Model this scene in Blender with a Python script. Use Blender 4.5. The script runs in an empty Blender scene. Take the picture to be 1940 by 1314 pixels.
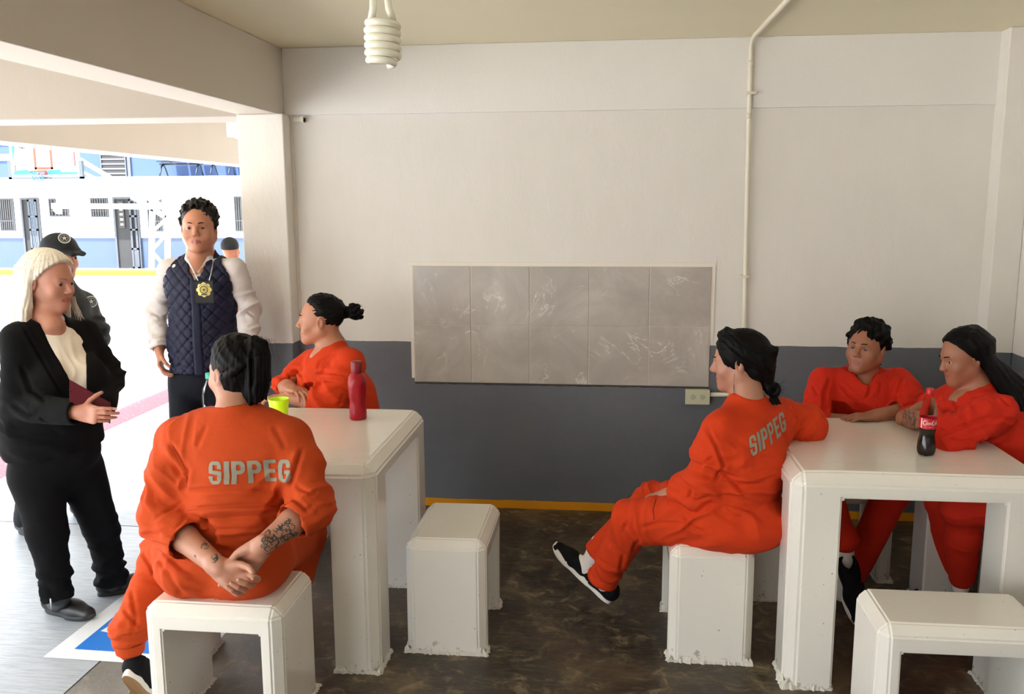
import bpy, bmesh, math, random
import numpy as np
from mathutils import Vector, Matrix, noise
from mathutils.bvhtree import BVHTree

SC = bpy.context.scene
COL = SC.collection
rnd = random.Random(7)

# ------------------------------------------------------------------ camera
CAM_POS = (1.093, -4.8693, 1.7508)
YAW, PITCH, ROLL, FPX = .1095, -.1629, .0048, 1673.87
def cam_rot():
    Rz = Matrix.Rotation(YAW, 3, 'Z'); Rx = Matrix.Rotation(PITCH, 3, 'X'); Ry = Matrix.Rotation(ROLL, 3, 'Y')
    return Rz @ Rx @ Ry
_R = cam_rot()
cam = bpy.data.cameras.new('camera'); cam_o = bpy.data.objects.new('camera', cam); COL.objects.link(cam_o)
cam.sensor_width = 36; cam.lens = FPX / 1940 * 36; cam.clip_start = .05; cam.clip_end = 200
m = Matrix.Identity(4)
rx, fw, up = _R.col[0], _R.col[1], _R.col[2]
for i in range(3):
    m[i][0] = rx[i]; m[i][1] = up[i]; m[i][2] = -fw[i]; m[i][3] = CAM_POS[i]
cam_o.matrix_world = m
SC.camera = cam_o

# ------------------------------------------------------------------ light and exposure
SC.view_settings.view_transform = 'Standard'; SC.view_settings.look = 'None'
SC.view_settings.gamma = 1; SC.view_settings.use_curve_mapping = False
SC.view_settings.exposure = EXPOSURE = 2.45
world = bpy.data.worlds.new('sky'); SC.world = world; world.use_nodes = True
nt = world.node_tree; bg = nt.nodes['Background']
sky = nt.nodes.new('ShaderNodeTexSky'); sky.sky_type = 'NISHITA'; sky.sun_disc = False
sky.sun_elevation = math.radians(58); sky.sun_rotation = math.radians(200); sky.dust_density = 3.5; sky.air_density = 1.2
mixw = nt.nodes.new('ShaderNodeMix'); mixw.data_type = 'RGBA'; mixw.inputs[0].default_value = .55
mixw.inputs[7].default_value = (8.2, 8.6, 9.2, 1)
nt.links.new(sky.outputs[0], mixw.inputs[6]); nt.links.new(mixw.outputs[2], bg.inputs[0])
bg.inputs[1].default_value = .17
sun = bpy.data.lights.new('sun', 'SUN'); sun.energy = 4.5; sun.angle = math.radians(1.0); sun.color = (1, .96, .9)
sun_o = bpy.data.objects.new('sun', sun); COL.objects.link(sun_o)
sun_o.rotation_euler = Vector((.3, .5, -.85)).to_track_quat('-Z', 'Y').to_euler()
try:
    SC.cycles.max_bounces = 10; SC.cycles.diffuse_bounces = 6; SC.cycles.transmission_bounces = 8
    SC.cycles.sample_clamp_indirect = 6; SC.cycles.use_denoising = True; SC.cycles.caustics_reflective = False
except Exception:
    pass

# ------------------------------------------------------------------ helpers
def tag(o, label=None, cat=None, group=None, kind=None):
    if label: o['label'] = label
    if cat: o['category'] = cat
    if group: o['group'] = group
    if kind: o['kind'] = kind
    return o
def thing(name, label, cat, loc=(0, 0, 0), group=None, rotz=0):
    o = bpy.data.objects.new(name, None); COL.objects.link(o); o.empty_display_size = .05
    o.location = loc; o.rotation_euler = (0, 0, rotz)
    return tag(o, label, cat, group)
def link_mesh(name, me, mat, parent=None, smooth=False):
    o = bpy.data.objects.new(name, me); COL.objects.link(o)
    for mm in (mat if isinstance(mat, (list, tuple)) else [mat]):
        me.materials.append(mm)
    if smooth: me.shade_smooth()
    if parent is not None: o.parent = parent
    return o
def world_child(o, parent):
    """parent while keeping geometry given in world coordinates"""
    o.parent = parent
    bpy.context.view_layer.update()
    o.matrix_parent_inverse = Matrix.Identity(4)
    loc = Vector(parent.location)
    if o.type == 'MESH':
        o.data.transform(Matrix.Translation(-loc))
    return o
def from_bm(name, bm, mat, parent=None, smooth=False):
    me = bpy.data.meshes.new(name); bmesh.ops.recalc_face_normals(bm, faces=bm.faces); bm.to_mesh(me); bm.free()
    o = link_mesh(name, me, mat, None, smooth)
    if parent is not None: world_child(o, parent)
    return o
def bbox(bm, x0, x1, y0, y1, z0, z1, mi=0):
    vs = [bm.verts.new((x, y, z)) for z in (z0, z1) for y in (y0, y1) for x in (x0, x1)]
    for f in ((0, 2, 3, 1), (4, 5, 7, 6), (0, 1, 5, 4), (2, 6, 7, 3), (0, 4, 6, 2), (1, 3, 7, 5)):
        bm.faces.new([vs[i] for i in f]).material_index = mi
    return vs
def box(name, x0, x1, y0, y1, z0, z1, mat, parent=None, bev=0):
    bm = bmesh.new(); bbox(bm, x0, x1, y0, y1, z0, z1)
    if bev: bmesh.ops.bevel(bm, geom=bm.edges[:], offset=bev, segments=2, affect='EDGES', profile=.5)
    return from_bm(name, bm, mat, parent)
def tube_bm(bm, pts, r, n=10, cap=True, mi=0):
    pts = [Vector(p) for p in pts]; rs = r if isinstance(r, (list, tuple)) else [r] * len(pts)
    t0 = (pts[1] - pts[0]).normalized(); a = t0.orthogonal().normalized(); rings = []
    for i, p in enumerate(pts):
        t = ((pts[min(i + 1, len(pts) - 1)] - pts[max(i - 1, 0)])).normalized()
        a = (a - t * a.dot(t)).normalized(); b = t.cross(a)
        rings.append([bm.verts.new(p + (a * math.cos(2 * math.pi * k / n) + b * math.sin(2 * math.pi * k / n)) * rs[i]) for k in range(n)])
    for i in range(len(rings) - 1):
        for k in range(n):
            f = bm.faces.new((rings[i][k], rings[i][(k + 1) % n], rings[i + 1][(k + 1) % n], rings[i + 1][k])); f.material_index = mi; f.smooth = True
    if cap:
        bm.faces.new(rings[0][::-1]).material_index = mi; bm.faces.new(rings[-1]).material_index = mi
def lathe_bm(bm, prof, n=32, c=(0, 0, 0), wob=None, mi=0):
    rings = []
    for (r, z) in prof:
        rings.append([bm.verts.new((c[0] + (r + (wob(a, z) if wob else 0)) * math.cos(a), c[1] + (r + (wob(a, z) if wob else 0)) * math.sin(a), c[2] + z))
                      for a in [2 * math.pi * k / n for k in range(n)]])
    for i in range(len(rings) - 1):
        for k in range(n):
            f = bm.faces.new((rings[i][k], rings[i][(k + 1) % n], rings[i + 1][(k + 1) % n], rings[i + 1][k])); f.smooth = True; f.material_index = mi
    return rings

# ------------------------------------------------------------------ materials
def srgb(r, g, b):
    f = lambda c: (c / 12.92 if c <= .04045 else ((c + .055) / 1.055) ** 2.4)
    return (f(r / 255), f(g / 255), f(b / 255), 1)
def mat(name, col, rough=.6, metal=0, spec=.5, **kw):
    mt = bpy.data.materials.new(name); mt.use_nodes = True; b = mt.node_tree.nodes['Principled BSDF']
    b.inputs['Base Color'].default_value = col if len(col) == 4 else (*col, 1)
    b.inputs['Roughness'].default_value = rough; b.inputs['Metallic'].default_value = metal
    b.inputs['Specular IOR Level'].default_value = spec
    for k, v in kw.items(): b.inputs[k.replace('_', ' ')].default_value = v
    return mt
def N(mt, t, **kw):
    n = mt.node_tree.nodes.new(t)
    for k, v in kw.items(): setattr(n, k, v)
    return n
def L(mt, a, b): mt.node_tree.links.new(a, b)
def coords(mt, scale=(1, 1, 1), rot=(0, 0, 0), loc=(0, 0, 0)):
    tc = N(mt, 'ShaderNodeTexCoord'); mp = N(mt, 'ShaderNodeMapping')
    mp.inputs['Scale'].default_value = scale; mp.inputs['Rotation'].default_value = rot; mp.inputs['Location'].default_value = loc
    L(mt, tc.outputs['Object'], mp.inputs[0]); return mp.outputs[0]
def noise_t(mt, vec, scale, detail=4, rough=.55, dist=0):
    n = N(mt, 'ShaderNodeTexNoise'); n.inputs['Scale'].default_value = scale; n.inputs['Detail'].default_value = detail
    n.inputs['Roughness'].default_value = rough; n.inputs['Distortion'].default_value = dist
    if vec is not None: L(mt, vec, n.inputs['Vector'])
    return n.outputs['Fac']
def ramp(mt, fac, stops):
    r = N(mt, 'ShaderNodeValToRGB'); e = r.color_ramp.elements
    while len(e) < len(stops): e.new(.5)
    for i, (p, c) in enumerate(stops): e[i].position = p; e[i].color = c if len(c) == 4 else (*c, 1)
    L(mt, fac, r.inputs[0]); return r.outputs[0]
def bump(mt, h, strength=.2, dist=.01, prev=None):
    b = N(mt, 'ShaderNodeBump'); b.inputs['Strength'].default_value = strength; b.inputs['Distance'].default_value = dist
    L(mt, h, b.inputs['Height'])
    if prev is not None: L(mt, prev, b.inputs['Normal'])
    return b.outputs[0]
def mixc(mt, fac, a, b, mode='MIX'):
    x = N(mt, 'ShaderNodeMix', data_type='RGBA', blend_type=mode)
    for s, i in ((fac, 0), (a, 6), (b, 7)):
        if isinstance(s, (int, float)): x.inputs[i].default_value = s
        elif isinstance(s, (tuple, list)): x.inputs[i].default_value = s if len(s) == 4 else (*s, 1)
        else: L(mt, s, x.inputs[i])
    return x.outputs[2]
def P(mt): return mt.node_tree.nodes['Principled BSDF']
def math_n(mt, op, a, b=None):
    x = N(mt, 'ShaderNodeMath', operation=op)
    for s, i in ((a, 0), (b, 1)):
        if s is None: continue
        if isinstance(s, (int, float)): x.inputs[i].default_value = s
        else: L(mt, s, x.inputs[i])
    return x.outputs[0]

WHITE = srgb(236, 233, 228)
GREY = srgb(98, 99, 104)
def plaster(name, base=WHITE, var=.06, rough=.62, bs=.35, stretch=(1, 1, .5), dirt=0):
    mt = mat(name, base, rough); v = coords(mt); vs = coords(mt, stretch)
    big = noise_t(mt, v, 1.3, 5, .6); c = mixc(mt, big, base, tuple(x * (1 - var * 2) for x in base[:3]))
    if dirt:
        d = noise_t(mt, v, 22, 6, .75); k = ramp(mt, d, [(.70, (0, 0, 0)), (.76, (1, 1, 1))]); c = mixc(mt, math_n(mt, 'MULTIPLY', k, dirt), c, (.12, .11, .1))
    L(mt, c, P(mt).inputs['Base Color'])
    L(mt, bump(mt, noise_t(mt, vs, 90, 3, .6), bs, .002, bump(mt, noise_t(mt, vs, 14, 5, .6), bs, .004)), P(mt).inputs['Normal'])
    return mt
M = {}
def dado_mat(name, top=.97, stripe=True, wob=.006):
    """white plaster above a hand painted grey dado, thin yellow line at the foot"""
    mt = mat(name, WHITE, .55); v = coords(mt); tc = N(mt, 'ShaderNodeTexCoord'); sp = N(mt, 'ShaderNodeSeparateXYZ'); L(mt, tc.outputs['Object'], sp.inputs[0])
    z = math_n(mt, 'ADD', sp.outputs[2], math_n(mt, 'MULTIPLY', math_n(mt, 'SUBTRACT', noise_t(mt, v, 7, 3), .5), wob * 2))
    big = noise_t(mt, v, 1.1, 5, .6); big2 = noise_t(mt, coords(mt, (1, 1, .35)), 9, 4, .6)
    w = mixc(mt, big, WHITE, srgb(225, 220, 212)); w = mixc(mt, math_n(mt, 'MULTIPLY', big2, .3), w, srgb(205, 200, 190))
    g = mixc(mt, big, srgb(124, 127, 134), srgb(88, 93, 101)); g = mixc(mt, math_n(mt, 'MULTIPLY', noise_t(mt, coords(mt, (.5, 1, 2)), 14, 5, .6), .35), g, srgb(78, 81, 87))
    isw = math_n(mt, 'GREATER_THAN', z, top)
    c = mixc(mt, isw, g, w)
    if stripe: c = mixc(mt, math_n(mt, 'LESS_THAN', z, .048), c, srgb(226, 150, 22))
    L(mt, c, P(mt).inputs['Base Color'])
    r = N(mt, 'ShaderNodeMix'); L(mt, isw, r.inputs[0]); r.inputs[2].default_value = .42; r.inputs[3].default_value = .65; L(mt, r.outputs[0], P(mt).inputs['Roughness'])
    vs = coords(mt, (1, 1, .45))
    n1 = bump(mt, noise_t(mt, vs, 95, 3, .6), .35, .002); n2 = bump(mt, noise_t(mt, vs, 16, 5, .65), .4, .005, n1)
    L(mt, n2, P(mt).inputs['Normal'])
    return mt
M['dado'] = dado_mat('painted_wall')
M['plaster'] = plaster('white_plaster')
M['ceil'] = plaster('ceiling_plaster', srgb(240, 232, 204), .05, .8, .25, (.4, 1.5, 1))
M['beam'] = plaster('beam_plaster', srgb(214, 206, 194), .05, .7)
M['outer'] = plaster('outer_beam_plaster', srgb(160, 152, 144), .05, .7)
M['furn'] = plaster('painted_concrete', srgb(234, 230, 221), .05, .24, .22, (1, 1, .7), dirt=.35)
def chips(mt):
    b = P(mt).inputs['Base Color']; src = b.links[0].from_socket; v = coords(mt); tc = N(mt, 'ShaderNodeTexCoord'); sp = N(mt, 'ShaderNodeSeparateXYZ'); L(mt, tc.outputs['Object'], sp.inputs[0])
    mr = N(mt, 'ShaderNodeMapRange'); L(mt, sp.outputs[2], mr.inputs[0]); mr.inputs[1].default_value = .0; mr.inputs[2].default_value = .13; mr.inputs[3].default_value = .17; mr.inputs[4].default_value = -.02
    n = math_n(mt, 'ADD', noise_t(mt, v, 34, 8, .75), mr.outputs[0]); k = ramp(mt, n, [(.70, (0, 0, 0)), (.73, (1, 1, 1))])
    c = mixc(mt, math_n(mt, 'MULTIPLY', k, .6), src, srgb(120, 116, 106)); pk = ramp(mt, noise_t(mt, v, 75, 2, .4), [(.76, (0, 0, 0)), (.78, (1, 1, 1))])
    c = mixc(mt, math_n(mt, 'MULTIPLY', pk, .7), c, srgb(70, 64, 56)); L(mt, c, b)
chips(M['furn'])
P(M['furn']).inputs['Coat Weight'].default_value = .5; P(M['furn']).inputs['Coat Roughness'].default_value = .12
M['pipe'] = mat('conduit_paint', srgb(224, 218, 200), .4)

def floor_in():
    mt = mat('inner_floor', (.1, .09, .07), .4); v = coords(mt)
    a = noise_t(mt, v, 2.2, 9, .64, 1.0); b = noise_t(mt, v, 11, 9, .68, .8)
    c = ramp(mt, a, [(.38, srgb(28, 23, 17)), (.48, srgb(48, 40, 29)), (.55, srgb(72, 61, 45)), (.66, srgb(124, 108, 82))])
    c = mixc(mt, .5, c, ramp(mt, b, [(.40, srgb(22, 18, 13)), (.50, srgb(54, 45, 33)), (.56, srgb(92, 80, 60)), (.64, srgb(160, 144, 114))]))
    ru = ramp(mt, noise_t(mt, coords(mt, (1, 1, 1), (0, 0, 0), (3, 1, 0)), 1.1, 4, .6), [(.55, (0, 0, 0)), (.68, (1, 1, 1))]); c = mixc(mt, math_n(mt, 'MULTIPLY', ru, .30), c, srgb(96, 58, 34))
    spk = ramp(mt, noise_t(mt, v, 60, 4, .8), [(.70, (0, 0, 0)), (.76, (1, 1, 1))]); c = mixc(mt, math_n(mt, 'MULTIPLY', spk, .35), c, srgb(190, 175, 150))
    # lighter and greyer towards the walkway side
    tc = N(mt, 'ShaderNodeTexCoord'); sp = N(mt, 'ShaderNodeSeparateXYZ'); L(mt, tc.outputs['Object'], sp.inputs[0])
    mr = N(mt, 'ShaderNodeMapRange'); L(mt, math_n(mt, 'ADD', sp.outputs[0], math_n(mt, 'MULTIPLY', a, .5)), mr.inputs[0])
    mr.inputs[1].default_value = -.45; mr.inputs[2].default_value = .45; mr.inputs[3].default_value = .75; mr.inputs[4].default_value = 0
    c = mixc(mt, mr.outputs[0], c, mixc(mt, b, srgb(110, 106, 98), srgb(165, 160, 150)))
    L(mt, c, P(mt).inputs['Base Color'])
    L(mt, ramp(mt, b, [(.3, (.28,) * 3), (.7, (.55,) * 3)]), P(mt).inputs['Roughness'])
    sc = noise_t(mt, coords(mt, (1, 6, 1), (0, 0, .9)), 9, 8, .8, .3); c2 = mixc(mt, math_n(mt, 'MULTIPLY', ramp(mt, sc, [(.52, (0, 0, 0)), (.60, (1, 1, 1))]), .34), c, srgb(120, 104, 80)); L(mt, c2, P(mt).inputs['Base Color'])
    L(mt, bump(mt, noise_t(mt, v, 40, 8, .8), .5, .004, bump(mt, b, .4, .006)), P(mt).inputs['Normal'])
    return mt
def floor_walk():
    mt = mat('walkway_concrete', (.5, .5, .5), .4); v = coords(mt); vs = coords(mt, (.6, 9, 1))
    a = noise_t(mt, v, 1.2, 6, .65, .5); b = noise_t(mt, vs, 12, 5, .7)
    c = mixc(mt, a, srgb(196, 203, 209), srgb(166, 172, 178)); c = mixc(mt, math_n(mt, 'MULTIPLY', ramp(mt, b, [(.42, (0, 0, 0)), (.62, (1, 1, 1))]), .55), c, srgb(132, 136, 142))
    L(mt, c, P(mt).inputs['Base Color']); L(mt, ramp(mt, a, [(.3, (.25,) * 3), (.7, (.5,) * 3)]), P(mt).inputs['Roughness'])
    L(mt, bump(mt, b, .35, .004, bump(mt, noise_t(mt, v, 50, 4), .15, .002)), P(mt).inputs['Normal'])
    return mt
M['floor_in'] = floor_in(); M['floor_walk'] = floor_walk()
M['court'] = plaster('court_concrete', srgb(214, 212, 206), .04, .8, .1)

# ------------------------------------------------------------------ the setting
def struct(name, label, x0, x1, y0, y1, z0, z1, mt, bev=0):
    o = box(name, x0, x1, y0, y1, z0, z1, mt, None, bev); tag(o, label, None, None, 'structure'); return o
H = 2.583; BB = 2.2265
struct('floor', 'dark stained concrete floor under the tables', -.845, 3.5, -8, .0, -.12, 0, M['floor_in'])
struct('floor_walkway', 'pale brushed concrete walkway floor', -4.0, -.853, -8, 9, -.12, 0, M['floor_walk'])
box_j = struct('floor_joint', 'dark joint between the two floor slabs', -.853, -.845, -8, 0, -.12, -.006, mat('joint_dark', (.02, .018, .015), .9))
struct('floor_court', 'sunlit pale concrete sports court', -30, -4.0, -14, 15.8, -.12, -.004, M['court'])
struct('floor_court', 'sunlit pale concrete yard beyond the walkway', -4.0, 12, 9, 15.8, -.12, -.004, M['court'])
struct('wall_back', 'white plaster wall with grey dado and yellow foot line', -.67, 3.6, 0, .33, 0, H, M['dado'])
struct('wall_right', 'white side wall with grey dado at right', 3.17, 3.5, -8, 0, 0, H, M['dado'])
struct('wall_light_block', 'plain white wall on the side facing the back wall', -.93, 3.5, -8.2, -8, 0, H, M['dado'])  # unseen wall added behind the camera to hold back rear skylight
struct('pillar_left', 'white plaster pillar with grey foot at the opening', -.93, -.67, -.12, .33, 0, BB, M['dado'], .006)
struct('pillar_right', 'narrow white plaster pillar near the right corner', 3.03, 3.17, -.12, 0, 0, H, M['dado'], .006)
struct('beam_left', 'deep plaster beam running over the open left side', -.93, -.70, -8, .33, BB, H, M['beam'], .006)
struct('beam_wall', 'shallow plaster beam band along top of back wall', -.70, 3.04, -.018, .0, BB, H, M['plaster'], .004)
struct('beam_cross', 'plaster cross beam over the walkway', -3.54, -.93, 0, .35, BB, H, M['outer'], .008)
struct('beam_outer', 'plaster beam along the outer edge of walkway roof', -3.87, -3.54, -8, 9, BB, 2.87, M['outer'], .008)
struct('floor_joint', 'thin joint line across the walkway floor', -4.0, -.853, -.488, -.483, -.02, .0006, bpy.data.materials['joint_dark'])
struct('ceiling', 'olive cream painted concrete ceiling slab', -4.1, 3.6, -8, .34, H, H + .16, M['ceil'])
struct('ceiling_walkway', 'higher ceiling slab over the far walkway bay', -4.1, -.6, .34, 9, 2.86, 3.02, M['ceil'])
struct('wall_far_side', 'plain wall beside the far walkway bay', -.9, -.6, .33, 9, 0, 2.86, M['plaster'])
# ribs along the pillar/corner strip by the beam
struct('trim_1', 'thin plaster fillet beside the left pillar', -.67, -.655, -.012, 0, 0, BB, M['dado'])
# ------------------------------------------------------------------ concrete furniture
def polycube(xs, ys, zs, filled):
    bm = bmesh.new(); vd = {}
    def v(i, j, k):
        if (i, j, k) not in vd: vd[(i, j, k)] = bm.verts.new((xs[i], ys[j], zs[k]))
        return vd[(i, j, k)]
    nx, ny, nz = len(xs) - 1, len(ys) - 1, len(zs) - 1
    ok = lambda i, j, k: 0 <= i < nx and 0 <= j < ny and 0 <= k < nz and filled(i, j, k)
    for i in range(nx):
        for j in range(ny):
            for k in range(nz):
                if not ok(i, j, k): continue
                for d, q in (((-1, 0, 0), ((0, 0, 0), (0, 0, 1), (0, 1, 1), (0, 1, 0))), ((1, 0, 0), ((1, 0, 0), (1, 1, 0), (1, 1, 1), (1, 0, 1))),
                             ((0, -1, 0), ((0, 0, 0), (1, 0, 0), (1, 0, 1), (0, 0, 1))), ((0, 1, 0), ((0, 1, 0), (0, 1, 1), (1, 1, 1), (1, 1, 0))),
                             ((0, 0, -1), ((0, 0, 0), (0, 1, 0), (1, 1, 0), (1, 0, 0))), ((0, 0, 1), ((0, 0, 1), (1, 0, 1), (1, 1, 1), (0, 1, 1)))):
                    if not ok(i + d[0], j + d[1], k + d[2]):
                        bm.faces.new([v(i + a, j + b, k + c) for a, b, c in q])
    return bm
def finish_concrete(bm, name, parent, x0, x1, y0, y1, h, cham, inner, feet, seed):
    bmesh.ops.dissolve_limit(bm, angle_limit=.01, verts=bm.verts, edges=bm.edges)
    r = random.Random(seed)
    def outer(e):
        a, b = e.verts[0].co, e.verts[1].co
        fa = [f.normal for f in e.link_faces]
        if len(fa) < 2 or abs(fa[0].dot(fa[1])) > .5: return 0
        if a.z < .001 and b.z < .001: return 0
        on = 0
        for c in (lambda p: abs(p.x - x0) < 1e-4, lambda p: abs(p.x - x1) < 1e-4, lambda p: abs(p.y - y0) < 1e-4, lambda p: abs(p.y - y1) < 1e-4, lambda p: abs(p.z - h) < 1e-4):
            if c(a) and c(b): on += 1
        return 2 if on >= 2 else 1
    bm.normal_update()
    eo = [e for e in bm.edges if outer(e) == 2]
    bmesh.ops.bevel(bm, geom=eo, offset=cham * 1.25, segments=1, affect='EDGES')
    bm.normal_update()
    bmesh.ops.bevel(bm, geom=[e for e in bm.edges if len(e.link_faces) == 2 and e.link_faces[0].normal.angle(e.link_faces[1].normal) > .5 and not (e.verts[0].co.z < .002 and e.verts[1].co.z < .002)],
                    offset=inner, segments=2, affect='EDGES', clamp_overlap=True)
    # hand made unevenness
    bmesh.ops.triangulate(bm, faces=[f for f in bm.faces if len(f.verts) > 4])
    for v in bm.verts:
        v.co += Vector(noise.noise_vector(v.co * 5 + Vector((seed, 0, 0)))) * .003
        if v.co.z < .01: v.co.z = 0
    o = from_bm(name, bm, M['furn'], parent)
    # crumbly paint skirt around each foot
    for (a0, a1, b0, b1) in feet:
        fb = bmesh.new()
        per = []; stp = .007
        for (p, q) in (((a0, b0), (a1, b0)), ((a1, b0), (a1, b1)), ((a1, b1), (a0, b1)), ((a0, b1), (a0, b0))):
            n = max(2, int(math.hypot(q[0] - p[0], q[1] - p[1]) / stp))
            per += [(p[0] + (q[0] - p[0]) * t / n, p[1] + (q[1] - p[1]) * t / n) for t in range(n)]
        cx, cy = (a0 + a1) / 2, (b0 + b1) / 2; lo, mi_, hi = [], [], []
        for (x, y) in per:
            dx, dy = x - cx, y - cy
            ex = min(abs(x - a0), abs(x - a1), abs(y - b0), abs(y - b1))
            sx = (1 if dx > 0 else -1) if (abs(x - a0) < .02 or abs(x - a1) < .02) else 0
            sy = (1 if dy > 0 else -1) if (abs(y - b0) < .02 or abs(y - b1) < .02) else 0
            k = .5 + .5 * noise.noise(Vector((x * 18, y * 18, seed))); w = .001 + .008 * k * k + r.random() ** 2 * .009; hh = .003 + .026 * k * k + r.random() ** 2 * .022
            lo.append(fb.verts.new((x + sx * w, y + sy * w, -.001))); mi_.append(fb.verts.new((x + sx * w * .7, y + sy * w * .7, .006 + hh * .25)))
            hi.append(fb.verts.new((x - sx * .006, y - sy * .006, hh)))
        n = len(per)
        for i in range(n):
            fb.faces.new((lo[i], lo[(i + 1) % n], mi_[(i + 1) % n], mi_[i])); fb.faces.new((mi_[i], mi_[(i + 1) % n], hi[(i + 1) % n], hi[i]))
        from_bm('paint_skirt', fb, M['skirt'], parent)
    return o
M['skirt'] = plaster('chipped_paint', srgb(220, 216, 205), .1, .7, .8, dirt=.9)
def stool(label, x0, x1, y0, y1, h, panel_axis, seed):
    """solid side panels; panel_axis 'x' = panels at the two x ends"""
    t = thing('concrete_stool', label, 'stool', ((x0 + x1) / 2, (y0 + y1) / 2, 0), 'painted concrete stools')
    p = .068; s = .085
    if panel_axis == 'x':
        bm = polycube([x0, x0 + p, x1 - p, x1], [y0, y1], [0, h - s, h], lambda i, j, k: k == 1 or i != 1)
        feet = [(x0, x0 + p, y0, y1), (x1 - p, x1, y0, y1)]
    else:
        bm = polycube([x0, x1], [y0, y0 + p, y1 - p, y1], [0, h - s, h], lambda i, j, k: k == 1 or j != 1)
        feet = [(x0, x1, y0, y0 + p), (x0, x1, y1 - p, y1)]
    finish_concrete(bm, 'body', t, x0, x1, y0, y1, h, .026, .006, feet, seed)
    return t
def table(label, x0, x1, y0, y1, h, seed):
    t = thing('concrete_table', label, 'table', ((x0 + x1) / 2, (y0 + y1) / 2, 0), 'painted concrete tables')
    p = .172; s = .088
    bm = polycube([x0, x0 + p, x1 - p, x1], [y0, y0 + p, y1 - p, y1], [0, h - s, h], lambda i, j, k: k == 1 or (i != 1 and j != 1))
    feet = [(a, a + p, b, b + p) for a in (x0, x1 - p) for b in (y0, y1 - p)]
    finish_concrete(bm, 'body', t, x0, x1, y0, y1, h, .032, .008, feet, seed)
    return t
TH = .81
table('white concrete table with red bottle and yellow cup', -.61, .257, -1.865, -.94, TH, 3)
table('white concrete table with cola bottle at right', 1.742, 2.632, -1.81, -.92, TH, 5)
stool('white concrete stool under the person with hands behind back', -.415, .055, -2.31, -1.965, .46, 'x', 11)
stool('empty white concrete stool between the two tables', .318, .638, -1.69, -1.215, .465, 'y', 12)
stool('white concrete stool under the person stretching out crossed legs', 1.338, 1.655, -1.66, -1.17, .46, 'y', 13)
stool('empty white concrete stool at the bottom right corner', 1.935, 2.46, -2.235, -1.925, .465, 'x', 14)
stool('white concrete stool behind the table with red bottle', -.445, .045, -.86, -.53, .46, 'x', 15)
stool('white concrete stool behind the table with cola bottle', 1.94, 2.415, -.84, -.5, .46, 'x', 16)
stool('white concrete stool under the person with long loose hair', 2.70, 3.02, -1.5, -1.02, .46, 'y', 17)

# ------------------------------------------------------------------ tiles on the back wall
def tile_mat():
    mt = mat('marbled_tile', srgb(176, 170, 162), .28); v = coords(mt)
    a = noise_t(mt, v, 3.2, 8, .65, .8); c = ramp(mt, a, [(.3, srgb(168, 162, 155)), (.5, srgb(182, 176, 169)), (.7, srgb(200, 194, 187))])
    w = noise_t(mt, v, 2.6, 6, .6, 1.5); d = math_n(mt, 'ABSOLUTE', math_n(mt, 'SUBTRACT', w, .5))
    vein = ramp(mt, d, [(0, (1, 1, 1)), (.006, (.25,) * 3), (.016, (0, 0, 0))])
    msk = ramp(mt, noise_t(mt, v, 4.5, 3), [(.5, (0, 0, 0)), (.62, (1, 1, 1))])
    c = mixc(mt, math_n(mt, 'MULTIPLY', math_n(mt, 'MULTIPLY', vein, msk), .8), c, srgb(244, 240, 232))
    L(mt, c, P(mt).inputs['Base Color']); return mt
M['tile'] = tile_mat(); M['grout'] = mat('tile_grout', srgb(215, 208, 196), .8)
T = .3292; TZ = 1.3991
tp = thing('tile_panel', 'panel of ten marbled grey tiles fixed on back wall', 'tiles', (0, 0, TZ - T))
bm = bmesh.new()
for i in range(5):
    for j in range(2):
        b2 = bmesh.new(); g = .0028; jx = rnd.uniform(-.001, .001)
        bbox(b2, i * T + g + jx, (i + 1) * T - g + jx, -.012, -.001, TZ - (j + 1) * T + g * .6, TZ - j * T - g * .6)
        bmesh.ops.bevel(b2, geom=b2.edges[:], offset=.0015, segments=1, affect='EDGES')
        me = bpy.data.meshes.new('x'); b2.to_mesh(me); bm.from_mesh(me); b2.free(); bpy.data.meshes.remove(me)
from_bm('tile_face', bm, M['tile'], tp)
box('grout_bed', -.001, 5 * T + .001, -.0085, 0, TZ - 2 * T - .001, TZ + .001, M['grout'], tp)
bm = bmesh.new()   # rough white paint border left and above, dirty lower lip
bbox(bm, -.018, -.001, -.0058, 0, TZ - 2 * T + .02, TZ + .0005); bbox(bm, -.018, 5 * T + .02, -.006, 0, TZ + .001, TZ + .022); bbox(bm, 5 * T + .001, 5 * T + .02, -.0058, 0, 1.0, TZ + .0005)
from_bm('paint_border', bm, mat('border_white', srgb(232, 226, 214), .7), tp)
bm = bmesh.new(); n = 90; rows = []
for i in range(n + 1):
    x = 5 * T * i / n; k = .5 + .5 * noise.noise(Vector((x * 25, 3, 1)))
    rows.append([bm.verts.new(c) for c in ((x, 0, TZ - 2 * T - .001), (x, -.010 - .003 * k, TZ - 2 * T - .001), (x, -.008, TZ - 2 * T - .006 - .008 * k), (x, 0, TZ - 2 * T - .009 - .010 * k))])
for i in range(n):
    for k in range(3): bm.faces.new((rows[i][k], rows[i + 1][k], rows[i + 1][k + 1], rows[i][k + 1]))
from_bm('mortar_lip', bm, plaster('dark_mortar', srgb(92, 88, 84), .2, .9, .6), tp)

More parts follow.
